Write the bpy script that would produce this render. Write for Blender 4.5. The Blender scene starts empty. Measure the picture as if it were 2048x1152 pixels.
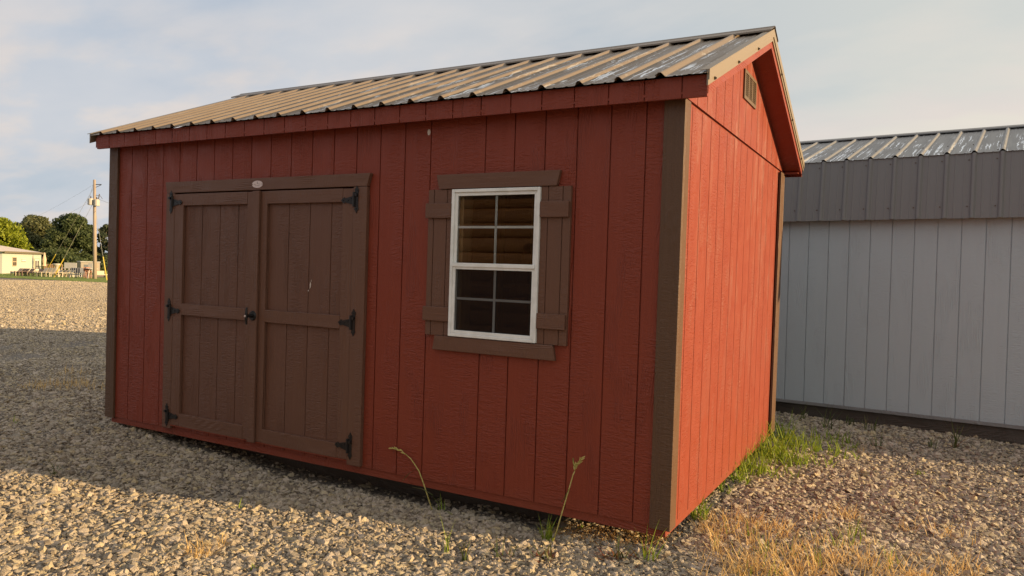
import bpy, math, random
import numpy as np
from mathutils import Vector, Matrix
random.seed(7)
RAD = math.radians
scene = bpy.context.scene
COL = scene.collection

# ------------------------------------------------------------------ camera
CAM = np.array([1.1576, -3.8545, 1.3552]); YAW, PIT, ROL, FPX = -0.50981416, -0.02373778, 0.03208477, 1481.56
_f = np.array([math.sin(YAW)*math.cos(PIT), math.cos(YAW)*math.cos(PIT), math.sin(PIT)])
_r = np.array([math.cos(YAW), -math.sin(YAW), 0.0]); _u = np.cross(_r, _f)
CR = _r*math.cos(ROL)+_u*math.sin(ROL); CU = -_r*math.sin(ROL)+_u*math.cos(ROL); CF = _f
cam = bpy.data.cameras.new('camera'); camo = bpy.data.objects.new('camera', cam); COL.objects.link(camo)
M4 = Matrix(((CR[0], CU[0], -CF[0], CAM[0]), (CR[1], CU[1], -CF[1], CAM[1]), (CR[2], CU[2], -CF[2], CAM[2]), (0, 0, 0, 1)))
camo.matrix_world = M4
cam.sensor_width = 36; cam.lens = FPX/2048*36; cam.clip_end = 3000; cam.clip_start = 0.05
scene.camera = camo

# ------------------------------------------------------------------ world, sun, exposure
SUN_EL = RAD(10.5); SUN_V = Vector((0.966*math.cos(SUN_EL), 0.258*math.cos(SUN_EL), math.sin(SUN_EL))).normalized()
SUN_AZ = math.atan2(SUN_V.x, SUN_V.y)           # clockwise from +Y
scene.view_settings.view_transform = 'Standard'; scene.view_settings.look = 'None'
scene.view_settings.gamma = 1; scene.view_settings.exposure = 0.82
world = bpy.data.worlds.new('World'); scene.world = world; world.use_nodes = True
nt = world.node_tree; nt.nodes.clear()
def N(nt, t, **k):
    n = nt.nodes.new(t)
    for a, b in k.items():
        if a.startswith('i_'): n.inputs[a[2:].replace('_', ' ')].default_value = b
        else: setattr(n, a, b)
    return n
L = lambda nt, a, b: nt.links.new(a, b)
def math_n(nt, op, a, b=None, clamp=False):
    n = nt.nodes.new('ShaderNodeMath'); n.operation = op; n.use_clamp = clamp
    for i, v in enumerate((a, b)):
        if v is None: continue
        if hasattr(v, 'links'): nt.links.new(v, n.inputs[i])
        else: n.inputs[i].default_value = v
    return n.outputs[0]
def ramp(nt, fac, stops, interp='LINEAR'):
    n = nt.nodes.new('ShaderNodeValToRGB'); cr = n.color_ramp; cr.interpolation = interp
    while len(cr.elements) < len(stops): cr.elements.new(0.5)
    for e, (p, c) in zip(cr.elements, stops):
        e.position = p; e.color = (c[0], c[1], c[2], 1) if hasattr(c, '__len__') else (c, c, c, 1)
    nt.links.new(fac, n.inputs[0]); return n.outputs[0]
def mixc(nt, fac, a, b, mode='MIX'):
    n = nt.nodes.new('ShaderNodeMix'); n.data_type = 'RGBA'; n.blend_type = mode
    for s, v in ((n.inputs[0], fac), (n.inputs[6], a), (n.inputs[7], b)):
        if hasattr(v, 'links'): nt.links.new(v, s)
        elif hasattr(v, '__len__'): s.default_value = (v[0], v[1], v[2], 1)
        else: s.default_value = v
    return n.outputs[2]

sky = N(nt, 'ShaderNodeTexSky'); sky.sky_type = 'NISHITA'; sky.sun_disc = False
sky.sun_elevation = SUN_EL; sky.sun_rotation = SUN_AZ; sky.altitude = 200; sky.air_density = 1.0; sky.dust_density = 1.2; sky.ozone_density = 1.5
tc = N(nt, 'ShaderNodeTexCoord'); sx = N(nt, 'ShaderNodeSeparateXYZ'); L(nt, tc.outputs['Generated'], sx.inputs[0])
zz = math_n(nt, 'ADD', math_n(nt, 'MAXIMUM', sx.outputs[2], 0.0), 0.22)
cx = math_n(nt, 'DIVIDE', sx.outputs[0], zz); cy = math_n(nt, 'DIVIDE', sx.outputs[1], zz)
cb = N(nt, 'ShaderNodeCombineXYZ'); L(nt, cx, cb.inputs[0]); L(nt, cy, cb.inputs[1])
mp = N(nt, 'ShaderNodeMapping'); mp.inputs['Rotation'].default_value = (0, 0, RAD(20)); mp.inputs['Scale'].default_value = (0.8, 1.25, 1); mp.inputs['Location'].default_value = (3.4, 1.2, 0)
L(nt, cb.outputs[0], mp.inputs[0])
n1 = N(nt, 'ShaderNodeTexNoise'); n1.inputs['Scale'].default_value = 1.1; n1.inputs['Detail'].default_value = 6; n1.inputs['Roughness'].default_value = 0.5; n1.inputs['Distortion'].default_value = 0.35
L(nt, mp.outputs[0], n1.inputs[0])
n2 = N(nt, 'ShaderNodeTexNoise'); n2.inputs['Scale'].default_value = 3.2; n2.inputs['Detail'].default_value = 5; n2.inputs['Roughness'].default_value = 0.5
L(nt, mp.outputs[0], n2.inputs[0])
cov = math_n(nt, 'ADD', math_n(nt, 'MULTIPLY', n1.outputs[0], 0.75), math_n(nt, 'MULTIPLY', n2.outputs[0], 0.25))
# thin cloud: blue-grey gaps, pale sheets, a little peach low down and towards the sun
sundot = N(nt, 'ShaderNodeVectorMath', operation='DOT_PRODUCT'); L(nt, tc.outputs['Generated'], sundot.inputs[0]); sundot.inputs[1].default_value = tuple(SUN_V)
warm = ramp(nt, math_n(nt, 'ADD', math_n(nt, 'MULTIPLY', sundot.outputs['Value'], 0.5), 0.5), [(0.25, 0.0), (0.48, 0.45), (0.62, 1.0)])
cloudcol = mixc(nt, warm, (4.5, 4.6, 4.85), (5.75, 5.3, 4.65))
lowpeach = math_n(nt, 'MULTIPLY', ramp(nt, sx.outputs[2], [(0.0, 1.0), (0.22, 1.0), (0.34, 0.0)]), ramp(nt, n2.outputs[0], [(0.46, 0.0), (0.60, 0.9)]))
cloudcol = mixc(nt, lowpeach, cloudcol, (5.5, 4.95, 4.6))
bluegap = mixc(nt, 0.90, sky.outputs[0], mixc(nt, warm, (3.4, 3.85, 4.5), (4.75, 4.85, 4.6)))
skyc = mixc(nt, ramp(nt, cov, [(0.38, 0.0), (0.50, 0.6), (0.62, 1.0)]), bluegap, cloudcol)
# sky raised slightly overhead, out of view, to add fill light
over = ramp(nt, sx.outputs[2], [(0.40, 1.0), (0.62, 1.05)])
skyc = mixc(nt, 1.0, skyc, over, 'MULTIPLY')
bg = N(nt, 'ShaderNodeBackground'); bg.inputs[1].default_value = 0.081; L(nt, skyc, bg.inputs[0])
wo = N(nt, 'ShaderNodeOutputWorld'); L(nt, bg.outputs[0], wo.inputs[0])

sun = bpy.data.lights.new('sun', 'SUN'); sun.energy = 5.0; sun.angle = RAD(0.6); sun.color = (1.0, 0.71, 0.37)
suno = bpy.data.objects.new('sun', sun); COL.objects.link(suno)
suno.rotation_euler = SUN_V.to_track_quat('Z', 'Y').to_euler(); suno.location = (30, 8, 12)

# ------------------------------------------------------------------ terrain function and point helpers
def gz(x, y):
    """height of the ground at (x, y); works on floats and arrays"""
    s = (x-CAM[0])*-0.88+(y-CAM[1])*0.475
    z = -0.135-0.0095*np.clip(s-12, 0, 78)
    near = np.clip(1-(np.hypot(x+1, y)-8)/10, 0, 1)
    z = z+near*(0.018*np.sin(1.1*x+0.7)*np.cos(0.9*y+0.4)+0.010*np.sin(2.9*x-1.7*y)+0.006*np.sin(5.3*x+4.1*y+1))
    # a scraped hollow below the middle of the red shed's front, a low heap at its left end
    z = z-0.075*np.exp(-((x+2.1)/1.9)**4-((y-0.4)/0.5)**2)+0.045*np.exp(-((x+4.9)/0.6)**2-((y-0.1)/0.8)**2)
    return z
def ray(px, py): return CF+CR*(px-1024)/FPX-CU*(py-576)/FPX
def gp(px, py):
    d = ray(px, py); t = (CAM[2]+0.135)/-d[2]
    for _ in range(8):
        P = CAM+d*t; t = (CAM[2]-float(gz(P[0], P[1])))/-d[2]
    return Vector(CAM+d*t)
def at(px, py, depth): return Vector(CAM+ray(px, py)*depth)
def gd(px, depth):
    P = at(px, 540, depth); P.z = float(gz(P.x, P.y)); return P

# ------------------------------------------------------------------ materials
MATS = {}
def mat(name, rgb, rough=0.6, metal=0.0, spec=0.5, build=None):
    m = bpy.data.materials.new(name); m.use_nodes = True; nt = m.node_tree
    b = nt.nodes['Principled BSDF']; b.inputs['Base Color'].default_value = (*rgb, 1)
    b.inputs['Roughness'].default_value = rough; b.inputs['Metallic'].default_value = metal
    b.inputs['Specular IOR Level'].default_value = spec
    if build: build(nt, b)
    MATS[name] = m; return m
def objc(nt):
    t = N(nt, 'ShaderNodeTexCoord'); return t.outputs['Object']
def noise(nt, vec, scale, detail=3, rough=0.5, dist=0.0):
    n = N(nt, 'ShaderNodeTexNoise'); n.inputs['Scale'].default_value = scale; n.inputs['Detail'].default_value = detail
    n.inputs['Roughness'].default_value = rough; n.inputs['Distortion'].default_value = dist
    if vec is not None: L(nt, vec, n.inputs[0])
    return n.outputs[0]
def mapping(nt, vec, scale=(1, 1, 1), loc=(0, 0, 0), rot=(0, 0, 0)):
    n = N(nt, 'ShaderNodeMapping'); n.inputs['Scale'].default_value = scale; n.inputs['Location'].default_value = loc; n.inputs['Rotation'].default_value = rot
    L(nt, vec, n.inputs[0]); return n.outputs[0]
def bump(nt, b, h, strength, dist):
    n = N(nt, 'ShaderNodeBump'); n.inputs['Strength'].default_value = strength; n.inputs['Distance'].default_value = dist
    L(nt, h, n.inputs['Height']); L(nt, n.outputs[0], b.inputs['Normal'])
def siding_build(rgb, period=0.2032, off=0.196, depth=0.0048, horizontal=False, wear=1.0):
    """embossed wood-grain of painted board siding: saw ripples across each board, grain along it, a few knots"""
    def f(nt, b):
        o = objc(nt); s = N(nt, 'ShaderNodeSeparateXYZ'); L(nt, o, s.inputs[0])
        u = math_n(nt, 'ADD', s.outputs[0], s.outputs[1]); v = s.outputs[2]
        if horizontal: u, v = v, u
        board = math_n(nt, 'FLOOR', math_n(nt, 'DIVIDE', math_n(nt, 'ADD', u, off), period))
        c = N(nt, 'ShaderNodeCombineXYZ'); L(nt, u, c.inputs[0]); L(nt, v, c.inputs[1]); L(nt, math_n(nt, 'MULTIPLY', board, 3.7), c.inputs[2])
        vec = c.outputs[0]
        rip = noise(nt, mapping(nt, vec, (19, 78, 1)), 1, 2, 0.55, 0.8)
        grain = noise(nt, mapping(nt, vec, (85, 3.2, 1)), 1, 3, 0.6, 0.4)
        fine = noise(nt, mapping(nt, vec, (120, 95, 1)), 1, 2)
        w = N(nt, 'ShaderNodeTexWave'); w.wave_type = 'RINGS'; w.rings_direction = 'SPHERICAL'
        w.inputs['Scale'].default_value = 1; w.inputs['Distortion'].default_value = 5; w.inputs['Detail'].default_value = 2; w.inputs['Detail Scale'].default_value = 1.4
        L(nt, mapping(nt, vec, (26, 3.4, 1)), w.inputs[0])
        mask = ramp(nt, noise(nt, mapping(nt, vec, (4.5, 1.3, 1)), 1, 2), [(0.44, 0.0), (0.54, 1.0)])
        mask2 = ramp(nt, noise(nt, mapping(nt, vec, (7, 2.0, 1), (5, 2, 9)), 1, 2), [(0.54, 0.0), (0.60, 1.0)])
        h = math_n(nt, 'ADD', math_n(nt, 'MULTIPLY', rip, math_n(nt, 'ADD', math_n(nt, 'MULTIPLY', mask, 1.3), 0.2)), math_n(nt, 'MULTIPLY', grain, 0.55))
        h = math_n(nt, 'ADD', h, math_n(nt, 'MULTIPLY', math_n(nt, 'MULTIPLY', w.outputs[0], mask2), 0.6))
        h = math_n(nt, 'ADD', h, math_n(nt, 'MULTIPLY', fine, 0.30))
        bump(nt, b, h, 1.0, depth)
        big = noise(nt, mapping(nt, vec, (1.3, 0.9, 1)), 1, 4)
        spl = noise(nt, o, 2.1, 5, 0.6)
        col = mixc(nt, math_n(nt, 'MULTIPLY', big, 0.3*wear), rgb, tuple(min(1, q*1.25+0.006) for q in rgb))
        dust = ramp(nt, math_n(nt, 'ADD', s.outputs[2], math_n(nt, 'MULTIPLY', spl, 0.25)), [(0.05, 0.08), (0.20, 0.0)])
        streak = ramp(nt, noise(nt, mapping(nt, vec, (60, 0.8, 1)), 1, 3, 0.6), [(0.45, 0.0), (0.72, 0.10*wear)])
        col = mixc(nt, streak, col, tuple(min(1, q*1.5+0.02) for q in rgb))
        col = mixc(nt, dust, col, (0.20, 0.15, 0.11))
        L(nt, col, b.inputs['Base Color'])
        L(nt, ramp(nt, noise(nt, vec, 9, 3), [(0.3, 0.42), (0.7, 0.58)]), b.inputs['Roughness'])
    return f
RED = (0.206, 0.0372, 0.0185); BROWN = (0.100, 0.053, 0.030); GRAYP = (0.385, 0.44, 0.475)
mat('red_siding', RED, 0.5, 0, 0.3, build=siding_build(RED))
mat('red_trim', RED, 0.5, 0, 0.3, build=siding_build(RED, horizontal=True, depth=0.0032))
mat('brown_board', BROWN, 0.5, 0, 0.3, build=siding_build(BROWN, 0.1, depth=0.0032))
mat('brown_board_flat', BROWN, 0.5, 0, 0.3, build=siding_build(BROWN, 0.5, depth=0.0032, horizontal=True))
BROWND = (0.132, 0.064, 0.041)
mat('brown_door_board', BROWND, 0.5, 0, 0.3, build=siding_build(BROWND, 0.1, depth=0.0032))
mat('brown_door_rail', BROWND, 0.5, 0, 0.3, build=siding_build(BROWND, 0.5, depth=0.0032, horizontal=True))
mat('brown_panel', (0.128, 0.060, 0.039), 0.5, 0, 0.3, build=siding_build((0.128, 0.060, 0.039), depth=0.0038, off=2.84+0.0))
mat('gray_siding', GRAYP, 0.55, 0, 0.3, build=siding_build(GRAYP, off=0.0, depth=0.0032, wear=0.25))
mat('gray_board', (0.20, 0.205, 0.21), 0.55, 0, 0.3, build=siding_build((0.20, 0.205, 0.21), 0.5, horizontal=True))
mat('raw_wood', (0.25, 0.17, 0.10), 0.8, build=siding_build((0.25, 0.17, 0.10), 0.14, horizontal=True))
mat('dark_beam', (0.05, 0.043, 0.036), 0.85, build=siding_build((0.05, 0.043, 0.036), 0.5, horizontal=True))
mat('black_iron', (0.016, 0.015, 0.016), 0.42, 0.3, build=lambda nt, b: bump(nt, b, noise(nt, objc(nt), 160, 2), 0.5, 0.001))
mat('white_vinyl', (0.78, 0.79, 0.77), 0.35, build=lambda nt, b: L(nt, ramp(nt, noise(nt, objc(nt), 14, 4), [(0.3, (0.70, 0.70, 0.67)), (0.6, (0.82, 0.83, 0.81))]), b.inputs['Base Color']))
mat('badge_metal', (0.62, 0.50, 0.46), 0.35, 0.25)
mat('badge_mark', (0.16, 0.11, 0.10), 0.6)
mat('chip', (0.62, 0.56, 0.50), 0.8)
mat('screw', (0.10, 0.075, 0.055), 0.4, 0.6)
mat('pine', (0.42, 0.27, 0.13), 0.6, build=lambda nt, b: L(nt, ramp(nt, noise(nt, mapping(nt, objc(nt), (30, 30, 2)), 1, 3), [(0.3, (0.36, 0.22, 0.10)), (0.7, (0.50, 0.33, 0.17))]), b.inputs['Base Color']))
def glass_build(nt, b):
    nt.nodes.remove(b); out = nt.nodes['Material Output']
    tr = N(nt, 'ShaderNodeBsdfTransparent'); tr.inputs[0].default_value = (0.86, 0.88, 0.87, 1)
    gl = N(nt, 'ShaderNodeBsdfGlossy'); gl.inputs['Roughness'].default_value = 0.01
    lw = N(nt, 'ShaderNodeFresnel'); lw.inputs[0].default_value = 1.52
    f = math_n(nt, 'MULTIPLY', lw.outputs[0], 1.05, True)
    mx = N(nt, 'ShaderNodeMixShader'); L(nt, f, mx.inputs[0]); L(nt, tr.outputs[0], mx.inputs[1]); L(nt, gl.outputs[0], mx.inputs[2]); L(nt, mx.outputs[0], out.inputs[0])
mat('glass', (1, 1, 1), build=glass_build)
def screen_build(nt, b):
    out = nt.nodes['Material Output']; tr = N(nt, 'ShaderNodeBsdfTransparent'); mx = N(nt, 'ShaderNodeMixShader'); mx.inputs[0].default_value = 0.60
    L(nt, tr.outputs[0], mx.inputs[1]); L(nt, b.outputs[0], mx.inputs[2]); L(nt, mx.outputs[0], out.inputs[0])
mat('insect_screen', (0.022, 0.016, 0.015), 1.0, 0, 0.0, build=screen_build)

def roof_build(base, streak, xfade, blotf=0.5):
    """painted ribbed steel, local X along the eave, local Y up the slope; scuffed white lime streaks run down the flats"""
    def f(nt, b):
        o = objc(nt); s = N(nt, 'ShaderNodeSeparateXYZ'); L(nt, o, s.inputs[0])
        cell = math_n(nt, 'FLOOR', math_n(nt, 'DIVIDE', math_n(nt, 'ADD', s.outputs[0], 0.086+5.0292), 0.2286))
        c = N(nt, 'ShaderNodeCombineXYZ'); L(nt, s.outputs[0], c.inputs[0]); L(nt, s.outputs[1], c.inputs[1]); L(nt, math_n(nt, 'MULTIPLY', cell, 2.3), c.inputs[2])
        warp = N(nt, 'ShaderNodeVectorMath', operation='ADD'); L(nt, c.outputs[0], warp.inputs[0])
        wn = N(nt, 'ShaderNodeTexNoise'); wn.inputs['Scale'].default_value = 9; L(nt, c.outputs[0], wn.inputs[0])
        sc = N(nt, 'ShaderNodeVectorMath', operation='SCALE'); L(nt, wn.outputs['Color'], sc.inputs[0]); sc.inputs['Scale'].default_value = 0.035; L(nt, sc.outputs[0], warp.inputs[1])
        st = noise(nt, mapping(nt, warp.outputs[0], (62, 1.3, 1)), 1, 2, 0.5)
        patch = noise(nt, mapping(nt, c.outputs[0], (3, 2.6, 1), (3, 7, 1)), 1, 3)
        blot = noise(nt, mapping(nt, warp.outputs[0], (30, 16, 1)), 1, 4, 0.7)
        lines = ramp(nt, st, [(0.59, 0.0), (0.61, 1.0)])
        blots = ramp(nt, blot, [(0.59, 0.0), (0.63, 1.0)])
        m = math_n(nt, 'MULTIPLY', math_n(nt, 'ADD', lines, math_n(nt, 'MULTIPLY', blots, blotf), True), ramp(nt, patch, [(0.40, 0.0), (0.50, 1.0)]))
        low = ramp(nt, math_n(nt, 'ADD', math_n(nt, 'MULTIPLY', s.outputs[1], 0.45), math_n(nt, 'MULTIPLY', blot, 0.2)), [(0.0, 1.0), (0.62, 0.9), (0.82, 0.0)])
        m = math_n(nt, 'MULTIPLY', m, low)
        m = math_n(nt, 'MULTIPLY', m, ramp(nt, math_n(nt, 'ADD', math_n(nt, 'MULTIPLY', s.outputs[0], 0.2), 1.0), xfade))
        flat = ramp(nt, s.outputs[2], [(0.003, 1.0), (0.010, 0.18)])
        m = math_n(nt, 'MULTIPLY', math_n(nt, 'MULTIPLY', m, flat), streak, True)
        dirt = noise(nt, mapping(nt, o, (14, 1.5, 4)), 1, 4)
        bc = mixc(nt, math_n(nt, 'MULTIPLY', dirt, 0.5), base, tuple(q*1.35 for q in base))
        L(nt, mixc(nt, m, bc, (0.86, 0.90, 0.95)), b.inputs['Base Color'])
        L(nt, ramp(nt, dirt, [(0.3, 0.40), (0.7, 0.55)]), b.inputs['Roughness'])
        bump(nt, b, noise(nt, mapping(nt, o, (12, 2.5, 4)), 1, 3), 0.3, 0.004)
    return f
ROOFC = (0.165, 0.125, 0.090)
mat('roof_steel', ROOFC, 0.45, 0.0, 0.5, roof_build(ROOFC, 1.0, [(0.2, 0.2), (0.7, 0.9), (1.0, 1.0)]))
mat('roof_steel_plain', ROOFC, 0.45, 0.0, 0.5)
mat('rake_steel', (0.21, 0.165, 0.115), 0.45, 0.0, 0.5)
mat('vent_tan', (0.115, 0.072, 0.038), 0.5)
mat('vent_dark', (0.02, 0.015, 0.012), 0.8)
GROOF = (0.165, 0.160, 0.160)
mat('gray_roof_steel', GROOF, 0.45, 0.0, 0.5, roof_build(GROOF, 1.0, [(0.2, 1.0), (0.75, 1.0), (1.0, 1.0)], 0.0))
mat('gray_roof_plain', GROOF, 0.45, 0.0, 0.5)

def stone_build(nt, b):
    oi = N(nt, 'ShaderNodeObjectInfo'); r = oi.outputs['Random']
    col = ramp(nt, r, [(0.0, (0.221, 0.180, 0.139)), (0.12, (0.389, 0.320, 0.239)), (0.30, (0.545, 0.454, 0.310)), (0.45, (0.456, 0.392, 0.310)), (0.58, (0.545, 0.460, 0.370)), (0.70, (0.322, 0.281, 0.231)), (0.80, (0.545, 0.460, 0.374)), (0.90, (0.545, 0.439, 0.265)), (0.965, (0.545, 0.460, 0.374))], 'CONSTANT')
    n = noise(nt, objc(nt), 3.0, 5, 0.7)
    col = mixc(nt, ramp(nt, n, [(0.35, 0.0), (0.65, 0.35)]), col, (0.42, 0.35, 0.26))
    L(nt, col, b.inputs['Base Color']); bump(nt, b, n, 0.5, 0.15)
mat('stone', (0.3, 0.3, 0.3), 0.85, 0, 0.3, stone_build)
def ground_build(nt, b):
    g = N(nt, 'ShaderNodeNewGeometry').outputs['Position']
    wv = N(nt, 'ShaderNodeVectorMath', operation='ADD'); L(nt, g, wv.inputs[0])
    nn = N(nt, 'ShaderNodeTexNoise'); nn.inputs['Scale'].default_value = 60; L(nt, g, nn.inputs[0])
    sc = N(nt, 'ShaderNodeVectorMath', operation='SCALE'); L(nt, nn.outputs['Color'], sc.inputs[0]); sc.inputs['Scale'].default_value = 0.012; L(nt, sc.outputs[0], wv.inputs[1])
    v = N(nt, 'ShaderNodeTexVoronoi'); v.inputs['Scale'].default_value = 36; L(nt, wv.outputs[0], v.inputs[0])
    v2 = N(nt, 'ShaderNodeTexVoronoi'); v2.inputs['Scale'].default_value = 90; L(nt, wv.outputs[0], v2.inputs[0])
    c1 = N(nt, 'ShaderNodeSeparateColor'); L(nt, v.outputs['Color'], c1.inputs[0])
    col = ramp(nt, c1.outputs[0], [(0.0, (0.14, 0.125, 0.11)), (0.2, (0.23, 0.20, 0.17)), (0.4, (0.32, 0.27, 0.215)), (0.6, (0.26, 0.23, 0.21)), (0.75, (0.40, 0.34, 0.27)), (0.9, (0.30, 0.245, 0.18))], 'CONSTANT')
    big = noise(nt, g, 0.35, 5, 0.6); mid = noise(nt, g, 2.2, 4, 0.6)
    col = mixc(nt, ramp(nt, mid, [(0.4, 0.0), (0.75, 0.55)]), col, (0.20, 0.165, 0.125))
    far = ramp(nt, math_n(nt, 'MULTIPLY', N(nt, 'ShaderNodeCameraData').outputs['View Distance'], 0.02) if False else big, [(0.3, 0.0), (0.7, 0.35)])
    col = mixc(nt, far, col, (0.42, 0.35, 0.27))
    col = mixc(nt, 1.0, col, (0.72, 0.72, 0.74), 'MULTIPLY'); L(nt, col, b.inputs['Base Color'])
    h = math_n(nt, 'SUBTRACT', 1.0, math_n(nt, 'ADD', v.outputs['Distance'], math_n(nt, 'MULTIPLY', v2.outputs['Distance'], 0.4)))
    bump(nt, b, h, 1.0, 0.022)
mat('gravel_bed', (0.25, 0.2, 0.17), 0.9, 0, 0.2, ground_build)
def lawn_build(nt, b):
    g = N(nt, 'ShaderNodeNewGeometry').outputs['Position']
    n = noise(nt, g, 1.4, 5, 0.65); n2 = noise(nt, g, 14, 3)
    col = ramp(nt, n, [(0.3, (0.13, 0.19, 0.035)), (0.5, (0.19, 0.25, 0.045)), (0.72, (0.34, 0.30, 0.11))])
    L(nt, col, b.inputs['Base Color']); bump(nt, b, n2, 1.0, 0.12)
mat('lawn', (0.1, 0.14, 0.03), 0.9, 0, 0.2, lawn_build)
mat('dirt', (0.33, 0.22, 0.13), 0.9, 0, 0.2, lambda nt, b: L(nt, ramp(nt, noise(nt, N(nt, 'ShaderNodeNewGeometry').outputs['Position'], 0.9, 5, 0.7), [(0.3, (0.22, 0.15, 0.08)), (0.7, (0.42, 0.30, 0.19))]), b.inputs['Base Color']))

def leaf_build(stops, scale, trans=0.35):
    def f(nt, b):
        out = nt.nodes['Material Output']
        g = N(nt, 'ShaderNodeNewGeometry').outputs['Position']
        n = noise(nt, g, scale, 3, 0.7)
        col = ramp(nt, n, stops); L(nt, col, b.inputs['Base Color'])
        tl = N(nt, 'ShaderNodeBsdfTranslucent'); L(nt, col, tl.inputs[0])
        mx = N(nt, 'ShaderNodeMixShader'); mx.inputs[0].default_value = trans; L(nt, b.outputs[0], mx.inputs[1]); L(nt, tl.outputs[0], mx.inputs[2]); L(nt, mx.outputs[0], out.inputs[0])
    return f
def leafmat(name, a, c, e, scale, trans=0.35): return mat(name, c, 0.6, 0, 0.3, leaf_build([(0.3, a), (0.5, c), (0.7, e)], scale, trans))
leafmat('green_blade', (0.10, 0.17, 0.015), (0.25, 0.34, 0.03), (0.44, 0.48, 0.09), 30, 0.4)
leafmat('dull_blade', (0.05, 0.075, 0.02), (0.10, 0.13, 0.035), (0.20, 0.13, 0.06), 18, 0.3)
leafmat('straw_blade', (0.50, 0.30, 0.11), (0.70, 0.48, 0.20), (0.80, 0.64, 0.34), 40, 0.35)
leafmat('red_stem', (0.16, 0.035, 0.02), (0.22, 0.07, 0.035), (0.20, 0.16, 0.05), 22, 0.2)
leafmat('dry_leaf', (0.20, 0.10, 0.035), (0.34, 0.19, 0.07), (0.45, 0.29, 0.12), 60, 0.3)
leafmat('seed_head_sunlit', (0.48, 0.43, 0.13), (0.62, 0.54, 0.18), (0.72, 0.62, 0.28), 60, 0.3)  # brightened colour stands in for sun on the seeding stalks
leafmat('leaf_yellow', (0.13, 0.17, 0.012), (0.23, 0.27, 0.02), (0.34, 0.36, 0.04), 1.2)
leafmat('leaf_olive', (0.08, 0.09, 0.038), (0.13, 0.14, 0.06), (0.19, 0.185, 0.085), 0.7)
leafmat('leaf_dark', (0.045, 0.062, 0.024), (0.075, 0.10, 0.038), (0.12, 0.14, 0.055), 0.7)
leafmat('leaf_blue', (0.05, 0.07, 0.045), (0.08, 0.10, 0.06), (0.13, 0.14, 0.08), 0.7)
mat('bark', (0.13, 0.10, 0.075), 0.9)
mat('pole_wood', (0.30, 0.22, 0.16), 0.85, build=lambda nt, b: L(nt, ramp(nt, noise(nt, mapping(nt, objc(nt), (8, 8, 0.7)), 1, 4), [(0.3, (0.26, 0.20, 0.16)), (0.7, (0.38, 0.31, 0.25))]), b.inputs['Base Color']))
mat('transformer_gray', (0.42, 0.40, 0.37), 0.5)
mat('porcelain_dark', (0.08, 0.06, 0.05), 0.4)
mat('wire', (0.05, 0.05, 0.05), 0.5, 0.4)
mat('guy_steel', (0.50, 0.46, 0.36), 0.5, 0.3)
mat('guard_yellow', (0.62, 0.46, 0.06), 0.5)
mat('house_cream', (0.47, 0.48, 0.43), 0.7, build=lambda nt, b: bump(nt, b, math_n(nt, 'FRACT', math_n(nt, 'MULTIPLY', N(nt, 'ShaderNodeSeparateXYZ').outputs[2], 6)), 0.0, 0.01))
mat('house_roof', (0.50, 0.42, 0.36), 0.6, build=lambda nt, b: L(nt, ramp(nt, noise(nt, objc(nt), 1.2, 5), [(0.3, (0.52, 0.43, 0.37)), (0.7, (0.64, 0.54, 0.47))]), b.inputs['Base Color']))
mat('house_trim', (0.16, 0.13, 0.08), 0.6); mat('house_white', (0.68, 0.66, 0.60), 0.6)
mat('house_glass', (0.05, 0.045, 0.04), 0.1); mat('house_tan', (0.50, 0.38, 0.24), 0.6)
mat('furn_brown', (0.15, 0.10, 0.075), 0.6); mat('furn_cream', (0.42, 0.37, 0.28), 0.6); mat('furn_tan', (0.33, 0.25, 0.18), 0.6)
mat('furn_navy', (0.11, 0.12, 0.15), 0.6); mat('furn_rust', (0.30, 0.12, 0.07), 0.6); mat('furn_white', (0.50, 0.48, 0.43), 0.5)
mat('umbrella_cloth', (0.58, 0.42, 0.30), 0.8); mat('trailer_side', (0.24, 0.21, 0.18), 0.5); mat('trailer_dark', (0.06, 0.08, 0.11), 0.4)
mat('trailer_top', (0.42, 0.40, 0.38), 0.5); mat('tyre', (0.03, 0.03, 0.03), 0.8); mat('fence_wood', (0.28, 0.18, 0.11), 0.8)
def log_build(nt, b):
    o = objc(nt); n = noise(nt, mapping(nt, o, (2, 2, 30)), 1, 4); k = noise(nt, mapping(nt, o, (3.2, 1, 7)), 1, 1)
    col = ramp(nt, n, [(0.3, (0.24, 0.115, 0.05)), (0.7, (0.38, 0.19, 0.085))])
    L(nt, mixc(nt, ramp(nt, k, [(0.70, 0.0), (0.74, 0.85)]), col, (0.10, 0.045, 0.02)), b.inputs['Base Color'])
mat('log_stain', (0.40, 0.19, 0.07), 0.5, build=log_build)
mat('cabin_roof', (0.06, 0.055, 0.05), 0.8)

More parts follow.
